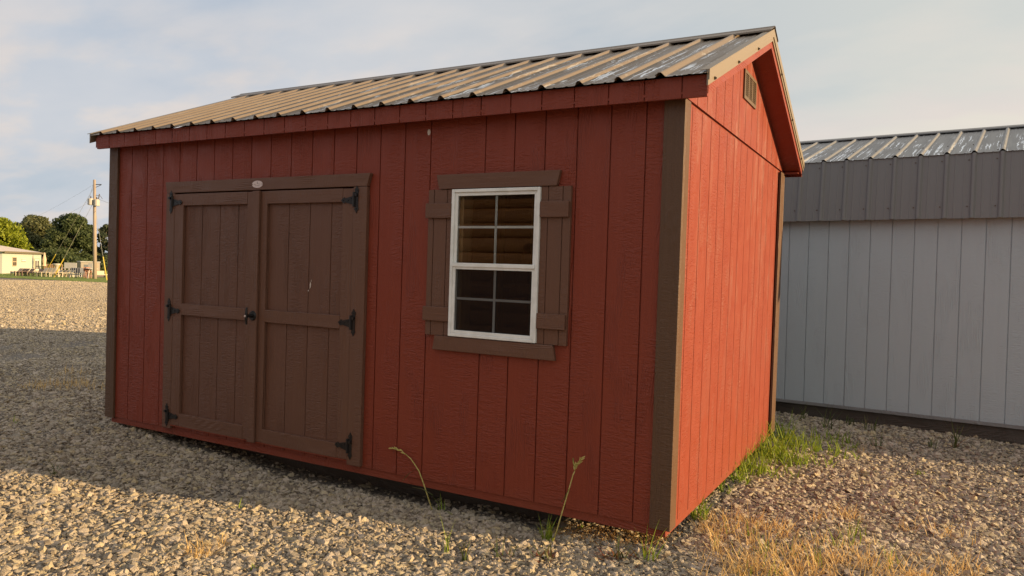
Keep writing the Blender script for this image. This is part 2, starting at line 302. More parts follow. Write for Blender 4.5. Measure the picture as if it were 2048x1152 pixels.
# ------------------------------------------------------------------ mesh builder
class MB:
    def __init__(s): s.v = []; s.f = []
    def add(s, vs, fs):
        o = len(s.v); s.v += [tuple(v) for v in vs]; s.f += [tuple(i+o for i in f) for f in fs]; return s
    def box(s, x0, x1, y0, y1, z0, z1):
        return s.add([(x0, y0, z0), (x1, y0, z0), (x1, y1, z0), (x0, y1, z0), (x0, y0, z1), (x1, y0, z1), (x1, y1, z1), (x0, y1, z1)],
                     [(0, 3, 2, 1), (4, 5, 6, 7), (0, 1, 5, 4), (1, 2, 6, 5), (2, 3, 7, 6), (3, 0, 4, 7)])
    def hexa(s, p): return s.add(p, [(0, 3, 2, 1), (4, 5, 6, 7), (0, 1, 5, 4), (1, 2, 6, 5), (2, 3, 7, 6), (3, 0, 4, 7)])
    def prism(s, pts, vec):
        """extrude the closed outline pts (3-D) by vec"""
        n = len(pts); v = Vector(vec); P = [Vector(p) for p in pts]
        nrm = Vector((0, 0, 0))
        for i in range(n): nrm += P[i].cross(P[(i+1) % n])
        if nrm.dot(v) > 0: P = P[::-1]
        s.add(P+[p+v for p in P], [tuple(range(n)), tuple(range(2*n-1, n-1, -1))]+[(i, i+n, (i+1) % n+n, (i+1) % n) for i in range(n)])
        return s
    def tube(s, pts, rad, n=8, cap=True):
        P = [Vector(p) for p in pts]; R = rad if hasattr(rad, '__len__') else [rad]*len(P)
        rings = []
        ref = None
        for i, p in enumerate(P):
            t = (P[min(i+1, len(P)-1)]-P[max(i-1, 0)]).normalized()
            if ref is None: ref = Vector((0, 0, 1)) if abs(t.z) < 0.9 else Vector((1, 0, 0))
            a = t.cross(ref).normalized(); b = t.cross(a).normalized()
            rings.append([p+(a*math.cos(2*math.pi*k/n)+b*math.sin(2*math.pi*k/n))*R[i] for k in range(n)])
        vs = [v for r in rings for v in r]; fs = []
        for i in range(len(P)-1):
            for k in range(n): fs.append((i*n+k, i*n+(k+1) % n, (i+1)*n+(k+1) % n, (i+1)*n+k))
        if cap: fs += [tuple(range(n))[::-1], tuple(range((len(P)-1)*n, len(P)*n))]
        return s.add(vs, fs)
    def build(s, name, m, parent=None, smooth=False, bevel=0.0):
        me = bpy.data.meshes.new(name); me.from_pydata(s.v, [], s.f); me.update()
        me.materials.append(MATS[m])
        if smooth: me.polygons.foreach_set('use_smooth', [True]*len(me.polygons))
        o = bpy.data.objects.new(name, me); COL.objects.link(o)
        if parent: o.parent = parent
        if bevel:
            b = o.modifiers.new('bevel', 'BEVEL'); b.width = bevel; b.segments = 2; b.limit_method = 'ANGLE'
        return o
def tag(o, label=None, cat=None, group=None, kind=None):
    for k, v in (('label', label), ('category', cat), ('group', group), ('kind', kind)):
        if v: o[k] = v
    return o
def empty(name, loc=(0, 0, 0), label=None, cat=None, group=None, rz=0):
    o = bpy.data.objects.new(name, None); COL.objects.link(o); o.location = loc; o.rotation_euler = (0, 0, rz); o.empty_display_size = 0.2
    return tag(o, label, cat, group)

# ------------------------------------------------------------------ the setting: gravel lot, lawn
def sheet(name, m, xs, ys, lift=0.0, keep=None):
    X, Y = np.meshgrid(xs, ys); Z = gz(X, Y)+lift; nx = len(xs)
    vs = np.stack([X.ravel(), Y.ravel(), Z.ravel()], 1)
    fs = [(j*nx+i, j*nx+i+1, (j+1)*nx+i+1, (j+1)*nx+i) for j in range(len(ys)-1) for i in range(nx-1)]
    mb = MB(); mb.v = [tuple(v) for v in vs]; mb.f = fs
    return tag(mb.build(name, m, smooth=True), kind='structure')
near_x = np.concatenate([np.linspace(-1500, -150, 12), np.linspace(-140, -62, 26), np.linspace(-60, -10, 44), np.linspace(-9.8, 8, 150), np.linspace(9, 60, 20), np.linspace(80, 1500, 10)])
near_y = np.concatenate([np.linspace(-1500, -60, 10), np.linspace(-50, -8, 14), np.linspace(-7.8, 8, 140), np.linspace(9, 60, 40), np.linspace(80, 1500, 14)])
sheet('gravel_lot', 'gravel_bed', near_x, near_y)
# lawn beyond the lot: edge line through the photo's grass edge
A = gp(-60, 552.5); B = gp(300, 569.5)
A0, B0 = np.array(A)[:2], np.array(B)[:2]; t_ = (B0-A0)/np.linalg.norm(B0-A0); n_ = np.array([-t_[1], t_[0]])
if n_ @ (A0-CAM[:2]) < 0: n_ = -n_
mb = MB(); us = np.linspace(-60, 140, 70); vs_ = np.concatenate([[0, 0.5, 1.2, 2.5], np.linspace(4, 60, 20), np.linspace(90, 900, 8)])
for v in vs_:
    for u in us:
        wob = 0.35*math.sin(u*0.9)+0.2*math.sin(u*2.3) if v == 0 else 0
        q = A0+t_*u+n_*(v+wob); mb.v.append((q[0], q[1], float(gz(q[0], q[1]))+0.02+(0.05 if v > 0.4 else 0)))
nu = len(us)
mb.f = [(j*nu+i, j*nu+i+1, (j+1)*nu+i+1, (j+1)*nu+i) for j in range(len(vs_)-1) for i in range(nu-1)]
tag(mb.build('lawn', 'lawn', smooth=True), kind='structure')

# ------------------------------------------------------------------ gravel stones (stuff)
def make_gravel():
    rng = np.random.default_rng(3)
    pts = []; scl = []
    yaw = math.atan2(CF[0], CF[1])
    for r0, r1, dens, sc in [(1.6, 3.2, 7600, .95), (3.2, 5, 6400, .97), (5, 7, 3900, 1.05), (7, 9.5, 2100, 1.15), (9.5, 13, 800, 1.2), (13, 18, 330, 1.3), (18, 26, 130, 1.9)]:
        half = RAD(60 if r1 < 7 else 50)
        n = int(dens*half*(r1*r1-r0*r0))
        r = np.sqrt(rng.uniform(r0*r0, r1*r1, n)); a = yaw+rng.uniform(-half, half, n)
        pts.append(np.stack([CAM[0]+r*np.sin(a), CAM[1]+r*np.cos(a)], 1))
        scl.append(sc*np.clip(rng.lognormal(-0.08, 0.50, n), 0.35, 3.2))
    # the open lot seen past the shed's left end
    for r0, r1, dens, sc in [(9.5, 14, 1300, 0.95), (14, 20, 1000, 1.05), (20, 32, 520, 1.3), (32, 46, 200, 1.8), (46, 72, 90, 2.3)]:
        a0, a1 = yaw-RAD(37.5), yaw-RAD(26.5); n = int(dens*(a1-a0)/2*(r1*r1-r0*r0))
        r = np.sqrt(rng.uniform(r0*r0, r1*r1, n)); a = rng.uniform(a0, a1, n)
        q = np.stack([CAM[0]+r*np.sin(a), CAM[1]+r*np.cos(a)], 1)
        keep = ((q-A0) @ n_) < -0.1
        pts.append(q[keep]); scl.append((sc*np.clip(rng.lognormal(0, 0.3, n), 0.5, 1.9))[keep])
    P = np.concatenate(pts); S = np.concatenate(scl)
    # leave the ground bare far under the sheds
    inside = (P[:, 0] > -4.4) & (P[:, 0] < -0.7) & (P[:, 1] > 1.1) & (P[:, 1] < 3.1)
    gray = (P[:, 1] > 5.9-0.0939*P[:, 0]) & (P[:, 0] > -1.2)
    cl = np.sin(P[:, 0]*3.1+1)*np.sin(P[:, 1]*2.7)+0.6*np.sin(P[:, 0]*7.3-P[:, 1]*5)
    thin = (rng.uniform(0, 1, len(P)) < np.clip(cl-0.75, 0, 0.5))
    under = (P[:, 0] > -4.3) & (P[:, 0] < -0.75) & (P[:, 1] > 0.03) & (P[:, 1] < 1.2) & (rng.uniform(0, 1, len(P)) < 0.88)  # stones thinned just behind the front skirt to deepen the shade there
    k = ~(inside | gray | thin | under); P = P[k]; S = S[k]
    Z = gz(P[:, 0], P[:, 1])+rng.uniform(-0.005, 0.007, len(P))
    me = bpy.data.meshes.new('gravel_stones'); me.vertices.add(len(P))
    me.vertices.foreach_set('co', np.column_stack([P, Z]).astype(np.float32).ravel())
    at_ = me.attributes.new('size', 'FLOAT', 'POINT'); at_.data.foreach_set('value', (S*0.0089).astype(np.float32))
    me.materials.append(MATS['stone'])
    o = bpy.data.objects.new('gravel_stones', me); COL.objects.link(o)
    ng = bpy.data.node_groups.new('gravel', 'GeometryNodeTree')
    ng.interface.new_socket('Geometry', in_out='INPUT', socket_type='NodeSocketGeometry'); ng.interface.new_socket('Geometry', in_out='OUTPUT', socket_type='NodeSocketGeometry')
    gi = ng.nodes.new('NodeGroupInput'); go = ng.nodes.new('NodeGroupOutput')
    g2i = ng.nodes.new('GeometryNodeGeometryToInstance')
    for s in range(7):
        ico = ng.nodes.new('GeometryNodeMeshIcoSphere'); ico.inputs['Radius'].default_value = 1; ico.inputs['Subdivisions'].default_value = 1
        sp0 = ng.nodes.new('GeometryNodeSetPosition'); L(ng, ico.outputs[0], sp0.inputs[0])
        rnd = ng.nodes.new('FunctionNodeRandomValue'); rnd.data_type = 'FLOAT_VECTOR'; rnd.inputs[0].default_value = (-.5, -.5, -.5); rnd.inputs[1].default_value = (.5, .5, .5); rnd.inputs['Seed'].default_value = s*11+3
        L(ng, rnd.outputs[0], sp0.inputs['Offset'])
        hull = ng.nodes.new('GeometryNodeConvexHull'); L(ng, sp0.outputs[0], hull.inputs[0])
        sp = ng.nodes.new('GeometryNodeSetPosition'); L(ng, hull.outputs[0], sp.inputs[0])
        pos = ng.nodes.new('GeometryNodeInputPosition')
        v3 = ng.nodes.new('ShaderNodeVectorMath'); v3.operation = 'MULTIPLY'; L(ng, pos.outputs[0], v3.inputs[0]); v3.inputs[1].default_value = [(1.2, .85, .62), (1, 1, .75), (1.35, .75, .7), (1.1, .95, .42), (1.0, .8, .9), (1.45, .8, .45), (1.0, 1.1, .5)][s]
        L(ng, v3.outputs[0], sp.inputs['Position'])
        sm = ng.nodes.new('GeometryNodeSetShadeSmooth'); sm.inputs['Shade Smooth'].default_value = False; L(ng, sp.outputs[0], sm.inputs[0])
        smat = ng.nodes.new('GeometryNodeSetMaterial'); smat.inputs['Material'].default_value = MATS['stone']; L(ng, sm.outputs[0], smat.inputs[0])
        L(ng, smat.outputs[0], g2i.inputs[0])
    m2p = ng.nodes.new('GeometryNodeMeshToPoints'); L(ng, gi.outputs[0], m2p.inputs[0])
    iop = ng.nodes.new('GeometryNodeInstanceOnPoints'); L(ng, m2p.outputs[0], iop.inputs['Points']); L(ng, g2i.outputs[0], iop.inputs['Instance'])
    iop.inputs['Pick Instance'].default_value = True
    ri = ng.nodes.new('FunctionNodeRandomValue'); ri.data_type = 'INT'; ri.inputs[4].default_value = 0; ri.inputs[5].default_value = 6
    L(ng, ri.outputs[2], iop.inputs['Instance Index'])
    rv = ng.nodes.new('FunctionNodeRandomValue'); rv.data_type = 'FLOAT_VECTOR'; rv.inputs[0].default_value = (-0.45, -0.45, 0); rv.inputs[1].default_value = (0.45, 0.45, 6.283)
    L(ng, rv.outputs[0], iop.inputs['Rotation'])
    na = ng.nodes.new('GeometryNodeInputNamedAttribute'); na.data_type = 'FLOAT'; na.inputs[0].default_value = 'size'
    L(ng, na.outputs[0], iop.inputs['Scale'])
    L(ng, iop.outputs[0], go.inputs[0])
    md = o.modifiers.new('stones', 'NODES'); md.node_group = ng
    tag(o, 'loose tan and grey crushed gravel covering the lot', 'gravel', kind='stuff')
make_gravel()

# ------------------------------------------------------------------ siding helper
def siding(mb, u0, u1, zb, zt, grooves, place, depth=0.009, w=0.004):
    """grooved panel between u0 and u1; zb/zt are numbers or functions of u; place(u, d, z) -> point, d = depth behind the face"""
    fb = zb if callable(zb) else (lambda u: zb); ft = zt if callable(zt) else (lambda u: zt)
    prof = [(u0, 0)]
    for g in sorted(grooves):
        if u0+w*2 < g < u1-w*2: prof += [(g-w, 0), (g-w*0.7, depth), (g+w*0.7, depth), (g+w, 0)]
    prof.append((u1, 0))
    vs = []; fs = []
    for u, d in prof: vs += [place(u, d, fb(u)), place(u, d, ft(u))]
    for i in range(len(prof)-1): fs.append((2*i, 2*i+2, 2*i+3, 2*i+1))
    mb.add(vs, fs)
front = lambda u, d, z: (u, d, z)
side = lambda u, d, z: (-d, u, z)
G_FRONT = [-(0.196+0.2032*i) for i in range(24)]
G_SIDE = [0.1836+0.2032*i for i in range(15)]
WX, WY, WT = -4.93, 3.07, 2.29            # left end, rear end, top of the lower wall
SL = 0.4175                                # roof slope
def zr(y): return 2.385+SL*(min(y, 2*1.53-y)+0.115)   # roof surface height above y

# ------------------------------------------------------------------ the red shed
shed = empty('garden_shed', (0, 0, 0), 'barn red board-sided shed with brown double doors and trim, in the middle of the gravel', 'shed')
fw = MB()
DX0, DX1, DZ0, DZ1 = -4.09, -2.20, 0.035, 1.885      # door opening
OX0, OX1, OZ0, OZ1 = -1.415, -0.822, 0.945, 1.835    # window opening
for u0, u1, a, b in [(WX, DX0, 0, 2.32), (DX0, DX1, DZ1, 2.32), (DX0, DX1, 0, DZ0), (DX1, OX0, 0, 2.32), (OX0, OX1, 0, OZ0), (OX0, OX1, OZ1, 2.32), (OX1, 0, 0, 2.32)]:
    siding(fw, u0, u1, a, b, G_FRONT, front)
fw.build('front_wall', 'red_siding', shed)
gw = MB(); siding(gw, 0, 2.86, 0, 2.285, G_SIDE, side); gw.add([(0, 2.86, 0), (-0.04, 2.86, 0), (-0.04, 2.86, 2.285), (0, 2.86, 2.285), (-0.04, WY, 0), (-0.04, WY, 2.285)], [(0, 1, 2, 3), (1, 4, 5, 2)])  # wall steps back before the rear trim, recess added for a shaded strip
gw.build('gable_wall', 'red_siding', shed)
gu = MB(); siding(gu, 0, 1.53, 2.302, lambda u: zr(u)-0.09, [g+0.06 for g in G_SIDE], lambda u, d, z: (0.009-d, u, z))
siding(gu, 1.53, WY, 2.302, lambda u: zr(u)-0.09, [g+0.06 for g in G_SIDE], lambda u, d, z: (0.009-d, u, z))
gu.add([(0.009, 0, 2.302), (0.009, WY, 2.302), (-0.001, WY, 2.302), (-0.001, 0, 2.302)], [(0, 1, 2, 3)])
gu.add([(-0.006, 0, 2.28), (-0.006, WY, 2.28), (-0.006, WY, 2.31), (-0.006, 0, 2.31)], [(0, 1, 2, 3)])
gu.build('gable_panel', 'red_siding', shed)
bw = MB(); bw.box(WX+0.01, -0.01, WY-0.02, WY, 0, 2.32); bw.build('rear_wall', 'red_siding', shed)
lw = MB(); lw.prism([(WX, 0.0, 0), (WX, WY, 0), (WX, WY, 2.3), (WX, 1.53, 2.98), (WX, 0.0, 2.3)], (0.02, 0, 0)); lw.build('end_wall', 'red_siding', shed)
fl = MB(); fl.box(WX+0.03, -0.02, 0.03, WY-0.03, 0.0, 0.03); fl.build('floor', 'raw_wood', shed)
# inside: bare studs and the back of the siding
ins = MB()
for x in [WX+0.05+0.405*i for i in range(12)]: ins.box(x, x+0.038, WY-0.11, WY-0.021, 0.03, 2.21)
ins.box(WX+0.05, -0.02, WY-0.11, WY-0.021, 2.21, 2.29)
ins.build('stud_frame', 'pine', shed)
for x in (-1.402, OX1+0.007): ins = MB(); ins.box(x, x+0.038, 0.0125, 0.10, 0.03, 2.3); ins.build('window_stud', 'pine', shed)
sk = MB(); sk.box(WX+0.03, -0.012, 0.010, 0.05, -0.052, -0.001); sk.build('skirt_board', 'red_trim', shed, bevel=0.002)
sk = MB(); sk.box(-0.05, -0.0122, 0.0502, WY-0.012, -0.052, -0.001); sk.build('skirt_board', 'red_trim', shed, bevel=0.002)
for y, xe in ((0.30, -0.75), (1.0, -0.2), (1.9, -0.2), (2.75, -0.2)):
    s = MB(); s.box(WX+0.12, xe, y, y+0.14, -0.24, -0.055); s.build('skid', 'dark_beam', shed)
# corner trim (an L of two boards), four corners
def corner(x, y, sxn, syn, ws=0.085):
    m = MB(); t = 0.02; w = 0.095
    xa, ya = x+sxn*t, y+syn*t
    m.box(min(xa, x-sxn*w), max(xa, x-sxn*w), min(y, ya), max(y, ya), -0.008, 2.288)
    m.box(min(x, xa), max(x, xa), min(y-syn*0.0002, y-syn*ws), max(y-syn*0.0002, y-syn*ws), -0.008, 2.288)
    m.build('corner_trim', 'brown_board', shed, bevel=0.003)
corner(0, 0, 1, -1); corner(0, WY, 1, 1, 0.16); corner(WX, 0, -1, -1); corner(WX, WY, -1, 1)
# fascia, soffit
G_F = [-(0.18+0.2022*i) for i in range(24)]
for nm, ys, sg in (('fascia', -0.10, 1), ('fascia', 2*1.53+0.10, -1)):
    f = MB(); pl = (lambda u, d, z, ys=ys, sg=sg: (u, ys+sg*d, z))
    siding(f, -5.0, 0.152, 2.268, 2.378, G_F+[0.022], pl)
    f.add([(-5.0, ys, 2.268), (0.152, ys, 2.268), (0.152, ys+sg*0.02, 2.268), (-5.0, ys+sg*0.02, 2.268), (0.152, ys, 2.378), (0.152, ys+sg*0.02, 2.378)], [(0, 1, 2, 3), (1, 4, 5, 2)])
    f.build(nm, 'red_siding', shed)
for a, b_ in ((-0.0995, -0.004), (WY+0.004, WY+0.0895)):
    so = MB(); so.box(-5.0, 0.13, a, b_, 2.289, 2.301); so.build('soffit', 'red_trim', shed)
# rake boards with their soffit, both gables
def rake_pts(x, t0, t1, ya, yb):
    return [(x, ya, zr(ya)-t0), (x, yb, zr(yb)-t0), (x, yb, zr(yb)-t1), (x, ya, zr(ya)-t1)]
for xs, dx in ((0.132, 0.02), (-5.005, -0.02)):
    for ya, yb in ((-0.095, 1.53), (1.5301, 3.155)):
        r = MB(); r.prism(rake_pts(xs, 0.03, 0.113, ya, yb), (dx, 0, 0)); r.build('rake_board', 'red_trim', shed)
for xa, w in ((0.0092, 0.1225), (-5.004, 0.073)):
    for ya, yb in ((-0.075, 1.53), (1.5301, 3.135)):
        r = MB(); r.prism(rake_pts(xa, 0.098, 0.110, ya, yb), (w, 0, 0)); r.build('rake_soffit', 'red_trim', shed)
# ribbed steel roof: profile along local X, slope along local Y
def rib_profile(x0, x1, ribs, pitch=0.2286):
    pr = [(x0, 0.0)]
    for r in ribs:
        for dx, h in ((-0.030, 0), (-0.024, 0.004), (-0.014, 0.020), (-0.007, 0.0245), (0.004, 0.0245), (0.011, 0.020), (0.025, 0.004), (0.031, 0)): pr.append((r+dx, h))
        for q in (0.0762, 0.1524):
            for dx, h in ((-0.010, 0), (-0.005, 0.003), (0.005, 0.003), (0.010, 0)): pr.append((r+q+dx, h))
    pr = [p for p in pr if x0 <= p[0] <= x1]; pr.append((x1, pr[-1][1] if pr[-1][1] < 0.001 else 0.0)); pr.sort(key=lambda p: p[0]); return pr
def roof_sheet(name, m, parent, pr, slope_len, loc, rot, skew=0.0, nseg=2):
    mb = MB(); n = len(pr)
    xL = pr[0][0]; xR = pr[-1][0]
    for j in range(nseg+1):
        s = slope_len*j/nseg
        for x, h in pr:
            k = max(0.0, (xL+0.25-x)/0.25) if skew else 0
            mb.v.append((x-skew*k*s/slope_len, s, h))
    for j in range(nseg):
        for i in range(n-1): mb.f.append((j*n+i, j*n+i+1, (j+1)*n+i+1, (j+1)*n+i))
    o = mb.build(name, m, parent); o.location = loc; o.rotation_euler = rot
    md = o.modifiers.new('thickness', 'SOLIDIFY'); md.thickness = 0.0012; md.offset = -1
    return o
RX0, RX1 = -5.055, 0.158
ribs = [-0.086-0.2286*k for k in range(22)]; ribs.reverse()
pr = rib_profile(RX0, RX1, ribs)
ang = math.atan(SL); SLEN = (1.53+0.135)/math.cos(ang)
roof_sheet('roof_panel', 'roof_steel', shed, pr, SLEN, (0, -0.135, zr(-0.135)+0.001), (ang, 0, 0), skew=0.10)
pr2 = rib_profile(-RX1, -RX0, sorted([-r for r in ribs]))
roof_sheet('roof_panel', 'roof_steel_plain', shed, pr2, SLEN, (0, 2*1.53+0.135, zr(-0.135)+0.001), (ang, 0, math.pi))
# ridge cap: folded sheet lying on the ribs
RZ = zr(1.53)
cap = MB(); hw = 0.135; zc = RZ+0.027
sec = [(1.53-hw, zc-SL*hw-0.008), (1.53-hw+0.004, zc-SL*hw+0.004), (1.53-0.03, zc-0.008), (1.53-0.012, zc+0.006), (1.53+0.012, zc+0.006), (1.53+0.03, zc-0.008), (1.53+hw-0.004, zc-SL*hw+0.004), (1.53+hw, zc-SL*hw-0.008)]
vs = [(x, y, z) for x in (-5.16, 0.172) for y, z in sec]; n = len(sec)
cap.add(vs, [(i, i+1, n+i+1, n+i) for i in range(n-1)])
o = cap.build('ridge_cap', 'roof_steel_plain', shed); md = o.modifiers.new('t', 'SOLIDIFY'); md.thickness = 0.0015
# metal rake trim on both gables
for x0, dx in ((0.1524, 0.014), (-5.075, 0.014)):
    for k, (ya, yb) in enumerate(((-0.12, 1.53), (1.5301, 3.18))):
        r = MB(); r.prism([(x0, ya, zr(ya)+0.012), (x0, yb, zr(yb)+0.012), (x0, yb, zr(yb)-0.038), (x0, ya, zr(ya)-0.038)], (dx, 0, 0))
        r.prism([(x0, ya, zr(ya)-0.0382), (x0, yb, zr(yb)-0.0382), (x0, yb, zr(yb)-0.066), (x0, ya, zr(ya)-0.066)], (dx*0.55, 0, 0))
        r.prism([(x0-0.035, ya, zr(ya)+0.0122), (x0-0.035, yb, zr(yb)+0.0122), (x0-0.035, yb, zr(yb)+0.016), (x0-0.035, ya, zr(ya)+0.016)], (0.049, 0, 0))
        rt = r.build('rake_trim', 'rake_steel', shed)
        if x0 > 0:
            for y in ([0.0, 0.52, 1.05] if k == 0 else [1.9, 2.45, 3.0]):
                c = Vector((x0+dx*0.55, y, zr(y)-0.052)); sc = MB()
                sc.tube([c, c+Vector((0.006, 0, 0)), c+Vector((0.006, 0, 0)), c+Vector((0.012, 0, 0))], [0.009, 0.009, 0.005, 0.005], 6)
                sc.build('screw', 'screw', rt)
# gable vent
VY0, VY1, VZ0, VZ1 = 1.348, 1.742, 2.587, 2.786
v = MB(); xv = 0.0092
v.box(xv, xv+0.012, VY0, VY0+0.028, VZ0, VZ1); v.box(xv, xv+0.012, VY1-0.028, VY1, VZ0, VZ1)
v.box(xv, xv+0.012, VY0+0.0281, VY1-0.0281, VZ0, VZ0+0.022); v.box(xv, xv+0.012, VY0+0.0281, VY1-0.0281, VZ1-0.022, VZ1)
cw = (VY1-VY0-0.0562)/3
for k in (1, 2): v.box(xv+0.0005, xv+0.011, VY0+0.028+cw*k-0.012, VY0+0.028+cw*k+0.012, VZ0+0.0221, VZ1-0.0221)
vent = v.build('gable_vent', 'vent_tan', shed)
lo = MB(); nl = 12
for k in range(nl):
    z = VZ0+0.024+(VZ1-VZ0-0.048)*(k+0.5)/nl; y0, y1 = VY0+0.0285, VY1-0.0285
    lo = MB(); lo.hexa([(xv+0.001, y0, z), (xv+0.0095, y0, z-0.004), (xv+0.0095, y1, z-0.004), (xv+0.001, y1, z), (xv+0.001, y0, z+0.0042), (xv+0.0095, y0, z+0.0008), (xv+0.0095, y1, z+0.0008), (xv+0.001, y1, z+0.0042)])
    lo.build('louver', 'vent_tan', vent)
bk = MB(); bk.box(xv-0.002, xv+0.0006, VY0+0.02, VY1-0.02, VZ0+0.015, VZ1-0.015); bk.build('vent_slot_shade', 'vent_dark', vent)  # dark sheet stands in for the shade between the louvers

# ---- doors
def boards(lst):
    m = MB()
    for x0, x1, z0, z1, y0, y1 in lst: m.box(x0, x1, y0, y1, z0, z1)
    return m
def hinge(parent, x, z, s):
    """T hinge: vertical plate with spear ends on the jamb, tapering strap towards the door (s=+1 strap to +X)"""
    m = MB(); y = -0.0305
    def spear(cx, cz, dz): return [(cx-0.013, y, cz), (cx-0.018, y, cz+dz*0.022), (cx-0.010, y, cz+dz*0.030), (cx, y, cz+dz*0.048), (cx+0.010, y, cz+dz*0.030), (cx+0.018, y, cz+dz*0.022), (cx+0.013, y, cz)]
    m.prism([(x-0.013, y, z-0.045), (x-0.013, y, z+0.045), (x+0.013, y, z+0.045), (x+0.013, y, z-0.045)], (0, -0.004, 0))
    m.prism(spear(x, z+0.045, 1), (0, -0.004, 0)); m.prism(spear(x, z-0.045, -1), (0, -0.004, 0))
    xk = x+s*0.020
    m.tube([(xk, y-0.008, z-0.048), (xk, y-0.008, z+0.048)], 0.0085, 8)
    o = z-0.005
    m.prism([(xk+s*0.004, y-0.0005, o-0.030), (xk+s*0.004, y-0.0005, o+0.030), (xk+s*0.08, y-0.0005, o+0.013), (xk+s*0.088, y-0.0005, o+0.021), (xk+s*0.104, y-0.0005, o+0.012), (xk+s*0.116, y-0.0005, o), (xk+s*0.104, y-0.0005, o-0.012), (xk+s*0.088, y-0.0005, o-0.021), (xk+s*0.08, y-0.0005, o-0.013)], (0, -0.004, 0))
    for dx in (0.028, 0.055, 0.098): m.tube([(xk+s*dx, y-0.0045, o+(0.012 if dx == 0.028 else 0)), (xk+s*dx, y-0.008, o+(0.012 if dx == 0.028 else 0))], 0.005, 6)
    m.tube([(x-s*0.004, y-0.004, z+0.03), (x-s*0.004, y-0.020, z+0.03)], 0.011, 8)      # stand-off stud
    for dz in (0.062, -0.062): m.tube([(x, y-0.004, z+dz), (x, y-0.007, z+dz)], 0.005, 6)
    m.build('hinge', 'black_iron', parent)
YB = -0.030; YP = -0.001
def door(x0, x1, px0, px1, grooves, hx, hs, hz):
    m = MB(); siding(m, x0, x1, DZ0+0.002, 1.878, grooves, lambda u, d, z: (u, YP-0.003+d, z), depth=0.005)
    d = m.build('door', 'brown_panel', shed)
    for a, b in ((x0, px0), (px1, x1)):
        st = boards([(a, b, DZ0+0.003, 1.872, YB+0.002, YP-0.0035)]); st.build('stile', 'brown_door_board', d, bevel=0.0025)
    for a, b in ((0.036, 0.136), (0.921, 1.010), (1.782, 1.874)):
        r = boards([(px0+0.0005, px1-0.0005, a, b, YB, YP-0.0035)]); r.build('rail', 'brown_door_rail', d, bevel=0.0025)
    for z in hz: hinge(d, hx, z, hs)
    return d
dl = door(-4.070, -3.142, -3.966, -3.243, [-3.768, -3.565, -3.361], -4.112, 1, (1.812, 0.955, 0.112))
dr = door(-3.1405, -2.224, -3.038, -2.318, [-2.838, -2.636, -2.435], -2.192, -1, (1.797, 0.970, 0.135))
tag(dr, 'right-hand brown door with a small white scratch')
as_ = boards([(-3.172, -3.100, 0.03, 1.876, YB-0.019, YB-0.0005)]); as_.build('astragal', 'brown_door_board', dl, bevel=0.003)
h = MB(); hx, hz_, hy = -3.137, 0.963, YB-0.0195
h.tube([(hx, hy, hz_), (hx, hy-0.010, hz_)], [0.036, 0.030], 20); h.tube([(hx, hy-0.01, hz_), (hx, hy-0.055, hz_)], [0.014, 0.010], 12)
h.tube([(hx, hy-0.056, hz_-0.062), (hx, hy-0.060, hz_-0.02), (hx, hy-0.060, hz_+0.02), (hx, hy-0.056, hz_+0.062)], [0.006, 0.0105, 0.0105, 0.006], 10)
hd = h.build('handle', 'black_iron', dl, smooth=False)
k = MB(); k.tube([(hx, hy-0.0705, hz_), (hx, hy-0.075, hz_)], [0.009, 0.007], 12); k.build('lock_cylinder', 'badge_metal', hd)
sc = MB()
for pts in ([(0, 0), (0.010, 0.012), (0.013, 0.034), (0.006, 0.050), (0.001, 0.030), (0.004, 0.016)], [(-0.012, -0.02), (-0.006, -0.014), (-0.008, -0.006), (-0.014, -0.012)], [(0.012, 0.05), (0.016, 0.052), (0.018, 0.068), (0.014, 0.06)]):
    sc.prism([(-2.625+a, YP-0.0034, 1.180+b) for a, b in pts], (0, -0.0008, 0))
sc.build('scratch', 'chip', dr)
# casing
for x0, x1 in ((-4.172, -4.0715), (-2.2225, -2.106)):
    c = boards([(x0, x1, 0.006, 1.882, YB, YP+0.002)]); c.build('door_casing', 'brown_door_board', shed, bevel=0.003)
c = MB(); c.prism([(-4.165, YP, 1.884), (-2.108, YP, 1.884), (-2.082, YP, 1.970), (-4.187, YP, 1.970)], (0, -0.031, 0))
c.build('door_header', 'brown_door_rail', shed, bevel=0.003)
th = boards([(DX0, DX1, DZ0-0.006, DZ0+0.0015, -0.028, 0.012)]); th.build('threshold', 'red_trim', shed)
# oval badge on the header, with its embossed (unreadable) marks
b = MB(); pts = [(-3.139+0.055*math.cos(t), -0.0315, 1.925+0.0265*math.sin(t)) for t in [2*math.pi*i/36 for i in range(36)]]
b.prism(pts, (0, -0.0025, 0)); badge = b.build('badge', 'badge_metal', shed)
b = MB()
for x, z, w_, h_ in [(0, 0.010, 0.006, 0.009), (0.004, 0.003, 0.010, 0.003), (-0.002, 0.006, 0.009, 0.002)]+[(-0.034+0.0058*i, 0.002-0.0009*abs(i-6), 0.0036, 0.003) for i in range(4)]+[(0.014+0.0058*i, 0.001-0.0009*i, 0.0036, 0.003) for i in range(4)]+[(-0.022+0.0049*i, -0.0125, 0.0030, 0.003) for i in range(10)]:
    b.box(-3.139+x-w_/2, -3.139+x+w_/2, -0.0346, -0.0339, 1.925+z, 1.925+z+h_)
b.build('embossing', 'badge_mark', badge)
for dx in (-0.049, 0.049): b = MB(); b.tube([(-3.139+dx, -0.034, 1.925), (-3.139+dx, -0.0365, 1.925)], 0.0028, 8); b.build('rivet', 'screw', badge)
nl_ = MB(); nl_.prism([(-1.637+0.012*math.cos(t), -0.0005, 2.215+0.02*math.sin(t)) for t in [2*math.pi*i/8 for i in range(8)]], (0, -0.001, 0)); nl_.build('paint_chip', 'chip', shed)

